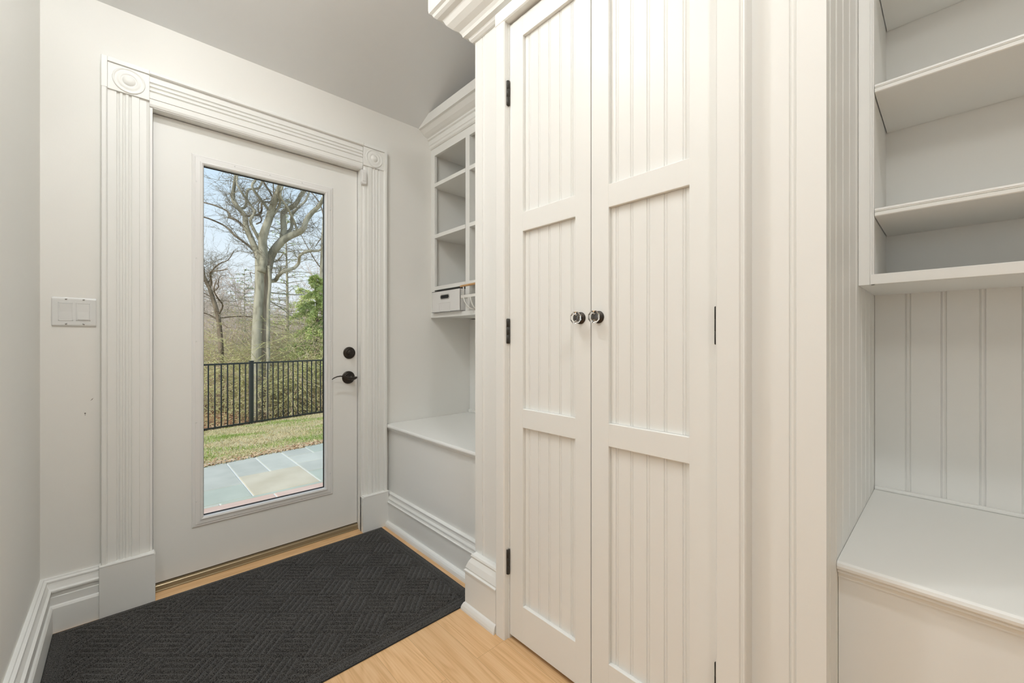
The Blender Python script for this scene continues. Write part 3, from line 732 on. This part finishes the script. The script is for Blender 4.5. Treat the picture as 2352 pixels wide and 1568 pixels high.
for i, ((lx, ly), en) in enumerate(FILL_CANS):
    cz = ceil_z(ly)
    t = thing('fill_can', (lx, ly, cz - 0.01), ['unseen recessed fill light added before the closet', 'unseen recessed fill light added before the open shelves', 'unseen recessed fill light added in the open room to the left'][i], 'recessed light', 'added recessed fill lights')
    bm = newbm(); lathe(bm, [(0.105, 0.05), (0.105, -0.006), (0.085, -0.008), (0.082, -0.004), (0.082, 0.05)], (lx, ly, cz), (0, 0, 1), 40); part('trim_ring', bm, M['plastic'], t)
    bm = newbm(); lathe(bm, [(0.082, -0.003), (0.05, -0.005), (0, -0.006)], (lx, ly, cz), (0, 0, 1), 32); part('lens', bm, em2, t)
    l = light('can_fill', 'AREA', (lx, ly, cz - 0.012), (0, 0, 0), en, (0.955, 0.98, 1.0), size=0.16); l.data.shape = 'DISK'

# ================================================================== OUTSIDE
th = R(YAW)
RV = Vector((math.cos(th), -math.sin(th), 0)); FV = Vector((math.sin(th), math.cos(th), 0))
def W(lat, d, z): return RV * lat + FV * d + Vector((0, 0, z))

GP = -0.15
M['stone'] = [mat_noise('bluestone_%d' % i, c1, c2, 3.5, 0.7, 6, 0.15, dist=0.004) for i, (c1, c2) in enumerate([
    ((0.42, 0.415, 0.355), (0.50, 0.49, 0.42)), ((0.46, 0.455, 0.385), (0.54, 0.53, 0.455)), ((0.39, 0.41, 0.34), (0.46, 0.48, 0.40)),
    ((0.50, 0.43, 0.31), (0.58, 0.51, 0.385)), ((0.55, 0.37, 0.29), (0.63, 0.46, 0.38))])]
M['mortar'] = mat('pale_mortar', (0.68, 0.67, 0.62), 0.9, bump=(60, 0.3))
rnd = random.Random(11)
bm = newbm()
box(bm, -4, 7, 2.475, 5.2, GP - 0.1, GP - 0.006, mi=5)
def stone(x0, x1, y0, y1, mi):
    g = 0.0055; box(bm, x0 + g, x1 - g, y0 + g, y1 - g, GP - 0.02, GP + rnd.uniform(-.001, .001), 0.004, mi=mi, seg=1)
FY = 3.79
X = -4
while X < 7:                                                   # pink course along the doorway
    stone(X, X + 0.61, 3.45, FY + 0.003, 4); X += 0.61
X = -4.2
for wd in [0.9, 0.75, 0.6, 0.95, 0.8, 0.72, 0.95, 0.66, 0.6, 0.8, 0.9, 0.75]: 
    stone(X, min(X + wd, 7), FY + 0.003, FY + 0.05, rnd.choice((0, 1, 2))); X += wd
for x0, x1, y0, y1, mi in [(0.745, 1.262, 3.84, 4.46, 3), (-0.35, 0.745, 3.84, 4.23, 2), (-0.35, 0.745, 4.23, 5.12, 0), (0.745, 1.005, 4.46, 5.12, 0), (1.005, 1.262, 4.46, 5.15, 1),
                           (1.262, 1.9, 3.84, 4.21, 2), (1.262, 2.2, 4.21, 4.56, 0), (1.262, 1.9, 4.56, 4.89, 1), (1.262, 1.53, 4.89, 5.17, 0), (1.53, 2.3, 4.89, 5.25, 2),
                           (-1.5, -0.35, 3.84, 4.6, 1), (-1.5, -0.35, 4.6, 5.1, 2), (-2.6, -1.5, 3.84, 5.0, 0), (-4, -2.6, 3.84, 5.0, 2), (1.9, 2.9, 3.84, 4.21, 1), (2.2, 3.0, 4.21, 4.89, 2), (1.9, 2.2, 4.56, 4.89, 0),
                           (2.3, 3.3, 4.89, 5.3, 1), (2.9, 4.2, 3.84, 4.21, 0), (3.0, 4.2, 4.21, 4.89, 1), (4.2, 7, 3.84, 5.2, 2), (3.3, 4.2, 4.89, 5.3, 0)]:
    stone(x0, x1, y0, y1, mi)
X = -4
while X < 7:
    stone(X, X + 1.1, 2.48, 3.45, rnd.choice((0, 1, 2))); X += 1.1
o = struct('patio', bm, M['stone'] + [M['mortar']], 'grey bluestone patio with one tan slab')

# lawn and woodland floor
def fence_y(x): return 9.05 + 0.243 * (x - 0.966)
def ground_z(x, y):
    fy = fence_y(x)
    edge = 5.02 + 0.17 * max(-1, min(x - 0.5, 2))
    if y < fy:
        t = max(0, min(1, (y - edge) / max(0.1, fy - edge)))
        return GP - 0.012 - 0.34 * t
    d = y - fy
    return -0.50 - 0.25 * min(d, 2) - 0.03 * max(0, min(d - 2, 20)) - 0.0 * d
M['lawn'] = mat_noise('dry_lawn', (0.50, 0.42, 0.24), (0.27, 0.31, 0.07), 2.2, 0.95, 8, 0.6, c3=(0.47, 0.42, 0.20), p0=0.40, p1=0.66, dist=0.03)
M['litter'] = mat_noise('leaf_litter', (0.30, 0.17, 0.09), (0.48, 0.32, 0.20), 9, 0.95, 8, 0.8, c3=(0.36, 0.22, 0.13), dist=0.05)
def terrain(name, xs, ys, m, label, flt):
    bm = newbm(); vs = {}
    for i, x in enumerate(xs):
        for j, f in enumerate(ys):
            y = flt(x, f); vs[i, j] = bm.verts.new((x, y, ground_z(x, y)))
    for i in range(len(xs) - 1):
        for j in range(len(ys) - 1): bm.faces.new((vs[i, j], vs[i + 1, j], vs[i + 1, j + 1], vs[i, j + 1])).smooth = True
    return struct(name, bm, m, label)
xs = [-4 + 0.5 * i for i in range(30)]
terrain('lawn', xs, [i / 16 for i in range(17)], M['lawn'], 'strip of dry winter lawn between patio and fence', lambda x, f: (5.0 + 0.17 * max(-1, min(x - 0.5, 2))) * (1 - f) + fence_y(x) * f)
xs = [-30 + 3 * i for i in range(50)]
terrain('woodland_floor', xs, [0, 0.5, 1, 1.5, 2, 3, 5, 8, 12, 20, 40, 90, 140], M['litter'], 'brown leaf-covered woodland floor behind the fence', lambda x, f: fence_y(max(-6, min(x, 14))) + f)
# grass blades
rnd = random.Random(21)
bm = newbm()
def patch(x, y): return math.sin(x * 3.1 + 1.2 * math.sin(y * 2.3)) + math.sin(y * 4.1 + x * 1.7) + 0.6 * math.sin(x * 9 + y * 7)
for k in range(26000):
    y = 5.02 + rnd.random() ** 1.25 * 4.4; x = 0.2 + (y - 5) * 0.10 + rnd.random() * (1.9 + (y - 5) * 0.35)
    if y > fence_y(x) + 0.05 or y < 5.0 + 0.17 * max(-1, min(x - 0.5, 2)): continue
    z = ground_z(x, y); h = rnd.uniform(0.012, 0.034); a = rnd.uniform(0, 2 * PI); wd = rnd.uniform(0.0025, 0.005)
    lx, ly = rnd.uniform(-.03, .03), rnd.uniform(-.03, .03)
    g = patch(x, y) + 0.9 * math.exp(-((y - 6.0) / 0.5) ** 2) + rnd.uniform(-1.1, 1.1)
    mi = 1 if g > 0.85 else (2 if rnd.random() < 0.25 else 0)
    c, s_ = math.cos(a) * wd, math.sin(a) * wd
    v = [bm.verts.new((x - c, y - s_, z)), bm.verts.new((x + c, y + s_, z)), bm.verts.new((x + lx, y + ly, z + h))]
    bm.faces.new(v).material_index = mi
o = link_mesh('grass', bm, [mat('straw_blade', (0.60, 0.51, 0.30), 0.9), mat('green_blade', (0.24, 0.33, 0.06), 0.9), mat('tan_blade', (0.46, 0.34, 0.18), 0.9)])
tag(o, 'short dry grass blades mixed with green patches on the lawn', 'grass', kind='stuff')
bm = newbm()
for k in range(9000):
    d = rnd.random() ** 1.5 * 10; x = 0.2 + rnd.random() * (3.6 + d * 0.8); y = fence_y(x) + 0.05 + d
    z = ground_z(x, y) + 0.01; s_ = rnd.uniform(0.02, 0.05); a = rnd.uniform(0, 6.3)
    vs = [bm.verts.new((x + s_ * math.cos(a + q), y + s_ * math.sin(a + q), z + rnd.uniform(0, .03))) for q in (0, 1.7, 3.1, 4.6)]
    bm.faces.new(vs).material_index = rnd.choice((0, 0, 1))
for k in range(1500):
    x = 0.3 + rnd.random() * 2.2; y = 5.03 + 0.17 * max(-1, min(x - 0.5, 2)) + abs(rnd.gauss(0, 0.14)); z = ground_z(x, y) + 0.012; s_ = rnd.uniform(0.008, 0.02); a = rnd.uniform(0, 6.3)
    vs = [bm.verts.new((x + s_ * math.cos(a + q), y + s_ * math.sin(a + q), z + rnd.uniform(0, .015))) for q in (0, 1.7, 3.1, 4.6)]
    bm.faces.new(vs).material_index = rnd.choice((0, 1, 1))
o = link_mesh('fallen_leaves', bm, [mat('brown_leaf', (0.38, 0.20, 0.10), 0.9), mat('tan_leaf', (0.55, 0.40, 0.24), 0.9)])
tag(o, 'scattered brown fallen leaves behind the fence and at the lawn edge', 'leaves', kind='stuff')

# fence
fn = thing('metal_fence', (1.756, fence_y(1.756), -0.5), 'dark metal picket fence between the lawn and the woods', 'fence')
fd = Vector((1, 0.243, 0)).normalized(); fnv = Vector((-fd.y, fd.x, 0))
def fpt(s, off=0, z=0): return Vector((1.756, fence_y(1.756), 0)) + fd * s + fnv * off + Vector((0, 0, z))
def fbox(bm, s0, s1, t, z0, z1, bev=0.0):
    b2_ = bmesh.new(); box(b2_, s0, s1, -t / 2, t / 2, z0, z1, bev)
    mtx = Matrix(((fd.x, fnv.x, 0, 1.756), (fd.y, fnv.y, 0, fence_y(1.756)), (0, 0, 1, 0), (0, 0, 0, 1)))
    bmesh.ops.transform(b2_, matrix=mtx, verts=b2_.verts)
    me = bpy.data.meshes.new('tmp'); b2_.to_mesh(me); b2_.free(); bm.from_mesh(me); bpy.data.meshes.remove(me)
ztop, zbot = 0.690, -0.455
posts = [-4.57, -3.05, -1.525, 0.0, 1.525, 3.05, 4.575]
for s in posts:
    bm = newbm(); fbox(bm, s - 0.032, s + 0.032, 0.064, -0.62, 0.705, 0.002); fbox(bm, s - 0.037, s + 0.037, 0.074, 0.705, 0.720, 0.003)
    part('post', bm, M['fence'], fn)
for a, b in zip(posts[:-1], posts[1:]):
    bm = newbm(); fbox(bm, a + 0.03, b - 0.03, 0.032, ztop - 0.030, ztop, 0.002); part('top_rail', bm, M['fence'], fn)
    bm = newbm(); fbox(bm, a + 0.03, b - 0.03, 0.032, zbot - 0.028, zbot, 0.002); part('bottom_rail', bm, M['fence'], fn)
    n = 15
    for k in range(1, n):
        s = a + (b - a) * k / n
        bm = newbm(); fbox(bm, s - 0.009, s + 0.009, 0.018, zbot - 0.002, ztop - 0.028); part('picket', bm, M['fence'], fn)

# ---- trees
M['bark_gray'] = mat_noise('grey_bark', (0.26, 0.24, 0.175), (0.46, 0.425, 0.33), 7, 0.9, 8, 0.5, vec_scale=(1, 1, 0.35), c3=(0.41, 0.38, 0.285), dist=0.03)
M['bark_brown'] = mat_noise('brown_bark', (0.30, 0.24, 0.17), (0.50, 0.42, 0.33), 10, 0.9, 8, 0.7, vec_scale=(1, 1, 0.2), dist=0.03)
M['bark_dark'] = mat_noise('dark_bark', (0.13, 0.10, 0.07), (0.30, 0.24, 0.17), 9, 0.9, 8, 0.7, vec_scale=(1, 1, 0.25), dist=0.03)
M['twig'] = mat('twig', (0.30, 0.27, 0.20), 0.9)
M['twig_pale'] = mat('pale_twig', (0.60, 0.52, 0.42), 0.9)
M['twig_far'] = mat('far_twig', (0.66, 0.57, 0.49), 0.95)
M['needle_g'] = mat('green_needle', (0.40, 0.54, 0.14), 0.8)
M['needle_y'] = mat('yellow_green_needle', (0.74, 0.78, 0.32), 0.8)
M['needle_d'] = mat('dark_needle', (0.13, 0.23, 0.07), 0.8)
M['brush_olive'] = mat('olive_brush', (0.58, 0.56, 0.26), 0.9)
M['brush_tan'] = mat('tan_brush', (0.62, 0.48, 0.33), 0.9)

K = 945.26
def smooth_path(pts, sub=3):
    out = []
    for i in range(len(pts) - 1):
        p0 = pts[max(i - 1, 0)]; p1 = pts[i]; p2 = pts[i + 1]; p3 = pts[min(i + 2, len(pts) - 1)]
        for s in range(sub):
            t = s / sub
            out.append(0.5 * ((2 * p1) + (p2 - p0) * t + (2 * p0 - 5 * p1 + 4 * p2 - p3) * t * t + (3 * p1 - p0 - 3 * p2 + p3) * t ** 3))
    out.append(pts[-1]); return out

def twig(bm, p, d, length, r, rnd, depth, mi, droop=-0.05):
    n = 4; pts = [p.copy()]; cur = p.copy(); dr = d.normalized()
    for i in range(n):
        dr = (dr + Vector((rnd.gauss(0, .22), rnd.gauss(0, .22), rnd.gauss(0, .16) - droop))).normalized()
        cur = cur + dr * length / n; pts.append(cur.copy())
        if depth > 0 and i >= 0:
            for q in range(2 if depth > 1 else rnd.choice((1, 2))):
                sd = (dr + Vector((rnd.gauss(0, .8), rnd.gauss(0, .8), rnd.gauss(0, .5)))).normalized()
                twig(bm, cur, sd, length * rnd.uniform(.35, .6), r * 0.55, rnd, depth - 1, mi, droop)
    tube(bm, pts, [r * (1 - .75 * i / n) for i in range(n + 1)], 3 if r < 0.006 else 4, caps=False, mi=mi)

def limb(bm, spec, rnd, d0, depth_amp=0.5, twigs=1.0, mi=0, tmi=1, n=10, tl=1.0, tdepth=2):
    """spec: list of (lateral, height, radius) metres in a frame facing the house; depth wanders"""
    dd = rnd.uniform(-1, 1) * depth_amp
    pts = []; L = len(spec)
    for i, (a, h, r) in enumerate(spec):
        f = i / max(1, L - 1)
        pts.append(W(a, d0 + dd * f + depth_amp * 0.15 * math.sin(i * 1.7) * (i > 0) * (i < L), h))
    rad = [s[2] for s in spec]
    sp = smooth_path(pts, 3); rr = []
    for i in range(L - 1):
        for s in range(3): rr.append(rad[i] + (rad[i + 1] - rad[i]) * s / 3)
    rr.append(rad[-1])
    tube(bm, sp, rr, n, caps=True, mi=mi)
    if twigs > 0:
        for i in range(2, len(sp)):
            if rnd.random() < twigs:
                sd = Vector((rnd.gauss(0, 1), rnd.gauss(0, 1), rnd.uniform(-.2, 1.1)))
                twig(bm, sp[i], sd, tl * rnd.uniform(.5, 1.1), min(0.009, rr[i] * 0.3), rnd, tdepth, tmi)
    return sp

def px(path, d, r0, r1, tail=None):
    """measured outline (from the photo, 945 px focal) turned into metres at distance d"""
    n = len(path); out = []
    for i, (x, y) in enumerate(path):
        r = r0 + (r1 - r0) * i / (n - 1)
        out.append(((x - 1176) / K * d, 1.09 + (783.85 - y) / K * d, r * d / K))
    return out

# twin-stemmed old tree
rnd = random.Random(3)
D = 10.6
A = thing('bare_tree', W((598 - 1176) / K * D, D, -1.0), 'big bare grey tree with forked crown behind the fence', 'tree')
bm = newbm()
limb(bm, px([(587, 972), (588, 900), (588, 850), (590.5, 759), (595, 680), (596, 640), (595.5, 600), (596, 575)], D, 12.0, 8.0), rnd, D, 0.0, 0.0)
part('trunk', bm, M['bark_gray'], A)
limbs = [([(598, 612), (590, 585), (578, 550), (568.4, 526), (562, 505.5), (559.6, 493), (547.7, 477), (536.5, 459), (533, 440), (536.5, 423), (543, 402), (549, 370), (553, 335)], 7.0, 2.6),
         ([(549, 480), (549, 466), (557, 446), (562, 430), (567, 415), (567, 390), (572, 350)], 3.2, 2.0),
         ([(562, 496), (576, 486), (591, 477), (592, 459), (597, 445), (592, 418), (596, 380)], 2.6, 1.1),
         ([(560, 527), (547.7, 517), (536.5, 502), (520.6, 497), (506, 486), (489, 469), (469.6, 461), (440, 452), (410, 440)], 2.8, 1.2),
         ([(594, 594), (578, 576), (568, 560), (549, 544), (527, 528), (505, 513), (489, 505.5), (470, 501.5), (445, 498)], 2.8, 1.2),
         ([(600, 590), (599, 569), (595.5, 542), (589, 513.5), (587.5, 489.6), (578, 472), (570, 446.5), (563, 426), (558, 385)], 4.0, 1.6),
         ([(589, 514), (578, 495), (567, 470), (562, 445), (560, 420)], 1.6, 1.0),
         ([(600, 625), (604, 590), (605, 553), (613, 529), (619.4, 505.5), (626, 481.6), (638.5, 459), (648, 437), (652, 415), (656, 380), (660, 340)], 10.0, 4.4),
         ([(622, 500), (619, 486), (614.6, 465.6), (611, 446.5), (615, 426), (613, 400), (616, 360)], 3.2, 2.0),
         ([(623, 480), (623, 450), (619, 424), (617, 390)], 2.2, 1.4),
         ([(626, 496), (643, 469), (659, 454.5), (675, 435), (690, 415)], 3.0, 1.8),
         ([(595, 625), (575, 620), (560, 622), (543, 617), (520, 625)], 1.3, .6)]
for path, r0, r1 in limbs:
    bm = newbm(); limb(bm, px(path, D, r0, r1), rnd, D, 1.1 if r0 < 6 else 0.25, 0.5, tdepth=2, tl=0.7)
    part('limb', bm, [M['bark_gray'] if r0 > 2.9 else M['bark_dark'], M['twig']], A)

D = 10.9
Bt = thing('bare_tree', W((612 - 1176) / K * D, D, -1.0), 'brown bare tree pressed against the right side of the big grey one', 'tree')
bm = newbm()
limb(bm, px([(603, 972), (604, 850), (606, 760), (610, 690), (614, 640), (616, 593)], D, 9.0, 8.5), rnd, D, 0.0, 0.0); part('trunk', bm, M['bark_brown'], Bt)
bm = newbm(); limb(bm, px([(616, 972), (616, 850), (616, 740), (617, 690), (620, 650), (617, 610)], D - 0.25, 4.3, 3.0), rnd, D - 0.25, 0.0, 0.0); part('stem', bm, M['bark_gray'], Bt)
for path, r0, r1 in [([(614, 620), (618, 593), (632, 571), (651, 552), (665.6, 540.6), (683, 532.6), (697.5, 524.6), (704, 505.5), (715, 486), (731, 472), (741, 459), (752, 430)], 10.0, 3.2),
                     ([(636, 565), (643, 558), (651, 529), (650, 505.5), (648, 485), (664, 473.6), (678, 465.6), (688, 445), (694, 430), (703, 395)], 7.5, 3.6),
                     ([(650, 545), (655, 515), (658, 490), (668, 470), (672, 440), (676, 400)], 4.0, 2.0),
                     ([(683, 531), (678, 513.5), (681.6, 491), (679, 470), (684, 440)], 3.0, 1.6),
                     ([(660, 542), (672, 530), (684, 512), (690, 490), (712, 462), (728, 440)], 1.6, .9),
                     ([(618, 645), (624, 641), (640, 633.5), (659, 624), (670, 613), (678, 599.6), (691, 588), (707, 577), (723, 571), (737, 561), (755, 550)], 4.6, 2.2),
                     ([(614, 671), (640, 670.5), (666, 670)], 1.6, 1.0), ([(608, 601), (630, 600), (659, 591.6), (674, 586)], 1.6, .9),
                     ([(618, 690), (625, 705), (640, 722), (652, 730)], 1.3, .7)]:
    bm = newbm(); limb(bm, px(path, D, r0, r1), rnd, D, 1.1 if r0 < 6 else 0.25, 0.5, tl=0.7); part('limb', bm, [M['bark_gray'], M['twig']], Bt)

D = 11.2
Lt = thing('bare_tree', W((506 - 1176) / K * D, D, -1.1), 'slim dark leaning tree at the left edge of the door glass', 'tree')
bm = newbm(); limb(bm, px([(508, 945), (508, 823), (506, 775), (502, 735.5), (498, 715), (490, 688), (481, 660.6), (474, 648), (468, 632), (464, 608), (455, 570), (448, 520)], D, 5.6, 2.8), rnd, D, 0.0, 0.3, tl=.8); part('trunk', bm, [M['bark_dark'], M['twig']], Lt)
for path, r0, r1 in [([(482, 662), (487, 649), (503, 633.5), (520, 631), (536.5, 629), (560, 627)], 2.4, .9), ([(474, 650), (480, 641), (497, 624), (520.6, 611), (535, 600), (550, 580)], 2.2, .8), ([(502, 722), (516, 702), (525, 688), (533, 672), (540, 650)], 2.0, .8),
                     ([(503, 730), (532, 724), (563.6, 727.5), (581, 727.5)], 1.6, .7), ([(503, 738), (524, 751), (549, 753)], 1.5, .6), ([(502, 735), (482, 724), (464, 714), (440, 706)], 1.7, .8), ([(489, 686), (478, 680), (464, 668)], 1.2, .7),
                     ([(486, 672), (500, 660), (515, 655), (530, 640), (545, 636)], 1.2, .5)]:
    bm = newbm(); limb(bm, px(path, D, r0, r1), rnd, D, 0.8, 0.7, tl=0.9); part('limb', bm, [M['bark_dark'], M['twig']], Lt)

D = 13.5
Rt = thing('bare_tree', W((741 - 1176) / K * D, D, -1.2), 'tall pale trunk at the right edge of the door glass', 'tree')
bm = newbm(); limb(bm, px([(738, 950), (739, 760), (740, 640), (743, 560), (746, 500), (750, 400), (752, 300)], D, 6.5, 4.0), rnd, D, 0.0, 0.5, tl=1.0); part('trunk', bm, [M['bark_gray'], M['twig']], Rt)
for path, r0, r1 in [([(742, 545), (733, 545), (728, 555), (722, 566)], 1.6, .6), ([(744, 500), (735, 470), (724, 450), (712, 436)], 1.6, .7), ([(741, 620), (725, 600), (712, 570), (700, 540)], 1.4, .6)]:
    bm = newbm(); limb(bm, px(path, D, r0, r1), rnd, D, 0.6, 0.9, tl=0.9); part('limb', bm, [M['bark_dark'], M['twig']], Rt)

# conifers: needles are small blades around drooping boughs
def needles(bm, p, d, L, rnd, n, mis, size=0.05):
    for k in range(n):
        t = rnd.random(); q = p + d * (L * t) + Vector((rnd.gauss(0, .02), rnd.gauss(0, .02), rnd.gauss(0, .02)))
        dr = (d * 0.6 + Vector((rnd.gauss(0, .7), rnd.gauss(0, .7), rnd.gauss(-.1, .4)))).normalized()
        sd = dr.cross(Vector((rnd.gauss(0, 1), rnd.gauss(0, 1), rnd.gauss(0, 1)))).normalized() * size * 0.16
        e_ = q + dr * size * rnd.uniform(.6, 1.3)
        bm.faces.new((bm.verts.new(q - sd), bm.verts.new(q + sd), bm.verts.new(e_))).material_index = rnd.choice(mis)

def conifer(root, base, height, bottom, spread, rnd, nb, dens, mats_n, trunk_m, droop=0.25, rt=0.1, mis=(0,), sub=6, size=0.055):
    bm = newbm(); tube(bm, [base + Vector((0, 0, height * f)) + Vector((rnd.gauss(0, .02), rnd.gauss(0, .02), 0)) for f in (0, .2, .4, .6, .8, 1)], [rt, rt * .85, rt * .7, rt * .5, rt * .3, rt * .05], 8); part('trunk', bm, trunk_m, root)
    bb = newbm(); bn_ = newbm()
    for k in range(nb):
        f = bottom + (1 - bottom) * (k + rnd.random()) / nb
        a = rnd.uniform(0, 2 * PI); Lb = spread * (1 - f) ** 0.8 * rnd.uniform(.7, 1.15) + 0.15
        p = base + Vector((0, 0, height * f)); pts = [p.copy()]; d = Vector((math.cos(a), math.sin(a), rnd.uniform(-.05, .35)))
        for i in range(4):
            d = (d + Vector((0, 0, -droop * .35)) + Vector((rnd.gauss(0, .07), rnd.gauss(0, .07), 0))).normalized()
            p = p + d * Lb / 4; pts.append(p.copy())
            for q in range(sub):
                sd = (d + Vector((rnd.gauss(0, .8), rnd.gauss(0, .8), rnd.gauss(-.1, .3)))).normalized(); sl = Lb * rnd.uniform(.12, .30)
                tube(bb, [p, p + sd * sl], [0.004, 0.0015], 3, caps=False)
                needles(bn_, p, sd, sl, rnd, dens, mis, size)
        tube(bb, pts, [0.014, 0.011, 0.008, 0.005, 0.002], 4, caps=False)
    part('boughs', bb, M['twig'], root)
    o_ = part('needles', bn_, mats_n, root); o_['kind'] = 'stuff'

NM = [M['needle_g'], M['needle_y'], M['needle_d']]
D = 12.3
E1 = thing('evergreen_tree', W((726 - 1176) / K * D, D, -1.1), 'bright green drooping evergreen at the right of the door glass', 'tree')
conifer(E1, W((728 - 1176) / K * D, D, -1.1), 4.15, 0.28, 1.3, random.Random(8), 120, 14, NM, M['bark_dark'], 0.5, 0.08, (0, 0, 1, 1, 1), sub=7, size=0.06)
D = 14.0
E2 = thing('evergreen_tree', W((659 - 1176) / K * D, D, -1.2), 'thin sparse hemlock right of the forked tree', 'tree')
conifer(E2, W((659 - 1176) / K * D, D, -1.3), 7.2, 0.22, 1.9, random.Random(9), 85, 2, NM, M['bark_gray'], 0.12, 0.075, (0, 0, 2, 1), sub=3, size=0.06)
D = 17
E3 = thing('evergreen_tree', W((560 - 1176) / K * D, D, -1.5), 'sparse dark evergreen left of the grey trunk', 'tree')
conifer(E3, W((562 - 1176) / K * D, D, -1.5), 5.6, 0.2, 2.0, random.Random(10), 60, 2, NM, M['bark_gray'], 0.1, 0.06, (0, 2), sub=3, size=0.06)
D = 18
E4 = thing('evergreen_tree', W((700 - 1176) / K * D, D, -1.5), 'olive evergreen filling the gap behind the sparse hemlock', 'tree')
conifer(E4, W((700 - 1176) / K * D, D, -1.5), 4.9, 0.05, 2.6, random.Random(12), 100, 7, NM, M['bark_gray'], 0.3, 0.08, (1, 0, 1), sub=4, size=0.09)

# thickets: uncountable brush
def thicket(name, label, cx, d, w_, dep, h, n, seed, mats_, leaf=0, wt=(0, 1), arch=0.5, zb=None):
    rnd = random.Random(seed); bm = newbm()
    for k in range(n):
        a = (cx - 1176) / K * d + rnd.uniform(-.5, .5) * w_; dd = d + rnd.uniform(-.5, .5) * dep
        p = W(a, dd, 0); p.z = ground_z(p.x, p.y); L = h * rnd.uniform(.5, 1.1)
        dr = Vector((rnd.gauss(0, .45), rnd.gauss(0, .45), 1)).normalized(); mi = rnd.choice(wt)
        pts = [p.copy()]; 
        for i in range(5):
            dr = (dr + Vector((rnd.gauss(0, .25), rnd.gauss(0, .25), -arch * .35 * i / 2))).normalized(); p = p + dr * L / 5; pts.append(p.copy())
            for q in range(3):
                sd = (dr + Vector((rnd.gauss(0, .8), rnd.gauss(0, .8), rnd.gauss(0, .6)))).normalized()
                e_ = p + sd * L * rnd.uniform(.1, .28)
                tube(bm, [p, (p + e_) / 2 + Vector((rnd.gauss(0, .02), 0, rnd.gauss(0, .02))), e_], [0.004, 0.003, 0.0015], 3, caps=False, mi=mi)
                if leaf: needles(bm, p, sd, L * .25, rnd, leaf, (len(mats_) - 1,), 0.05)
        tube(bm, pts, [0.007, 0.006, 0.005, 0.004, 0.003, 0.0015], 3, caps=False, mi=mi)
    o = link_mesh(name, bm, mats_); tag(o, label, 'bushes', kind='stuff'); return o
TW = [M['twig_pale'], M['brush_tan'], M['brush_olive']]
thicket('thicket', 'brown and olive brush behind the left half of the fence', 550, 13.5, 3.4, 2.0, 3.4, 460, 31, TW, 1, (0, 1, 2))
thicket('thicket', 'yellow-green arching brush behind the right half of the fence', 695, 12.0, 2.6, 1.8, 3.6, 460, 32, TW, 4, (1, 2, 2), arch=1.0)
thicket('thicket', 'tangled tan stems low behind the forked trees', 620, 14.5, 3.2, 2.5, 3.8, 360, 33, TW, 1, (0, 1, 1))
thicket('thicket', 'thin grey stems at the far left of the woods', 500, 17.0, 5.0, 4.0, 4.4, 340, 34, TW, 0, (0, 0, 1))

# distant bare trees: one made, the rest copied
def far_tree(seed, h):
    rnd = random.Random(seed); bm = newbm()
    tube(bm, [Vector((rnd.gauss(0, .05), rnd.gauss(0, .05), h * f)) for f in (0, .25, .5, .75, 1)], [0.11, .09, .07, .04, .01], 6)
    for k in range(26):
        f = rnd.uniform(.2, 1); a = rnd.uniform(0, 6.3); p = Vector((0, 0, h * f))
        twig(bm, p, Vector((math.cos(a), math.sin(a), rnd.uniform(.5, 1.4))), h * .42 * (1.15 - f) + .6, 0.028, rnd, 2, 0, -0.03)
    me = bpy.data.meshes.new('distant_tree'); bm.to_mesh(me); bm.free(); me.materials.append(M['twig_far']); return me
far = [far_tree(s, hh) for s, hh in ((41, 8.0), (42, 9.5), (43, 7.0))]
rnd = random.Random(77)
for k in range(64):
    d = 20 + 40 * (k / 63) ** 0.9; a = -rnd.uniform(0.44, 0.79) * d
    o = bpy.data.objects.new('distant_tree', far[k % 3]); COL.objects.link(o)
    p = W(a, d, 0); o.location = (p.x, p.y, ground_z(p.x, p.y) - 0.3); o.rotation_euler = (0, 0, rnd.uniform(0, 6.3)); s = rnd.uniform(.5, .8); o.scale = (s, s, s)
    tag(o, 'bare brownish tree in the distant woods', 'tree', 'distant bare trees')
# pale house glimpsed through the woods
p = W((487 - 1176) / K * 60, 60, 0)
hs = thing('house', (p.x, p.y, -1.4), 'pale house glimpsed low through the trees at the left', 'house')
bm = newbm(); box(bm, p.x - 3.5, p.x + 3.5, p.y - 3, p.y + 3, -1.4, 2.0); part('wall', bm, mat('pale_siding', (0.75, 0.76, 0.78), 0.8), hs)
bm = newbm(); prism(bm, [(p.y - 3.4, 2.0), (p.y + 3.4, 2.0), (p.y, 3.6)], lambda u, v, ww: (ww, u, v), p.x - 3.8, p.x + 3.8); part('roof', bm, mat('grey_roof', (0.36, 0.36, 0.38), 0.9), hs)
bm = newbm()
for k in (-2, 0, 2): box(bm, p.x + k - .4, p.x + k + .4, p.y - 3.05, p.y - 2.95, -0.2, 1.1)
part('window', bm, mat('dark_pane', (0.10, 0.11, 0.13), 0.2), hs)
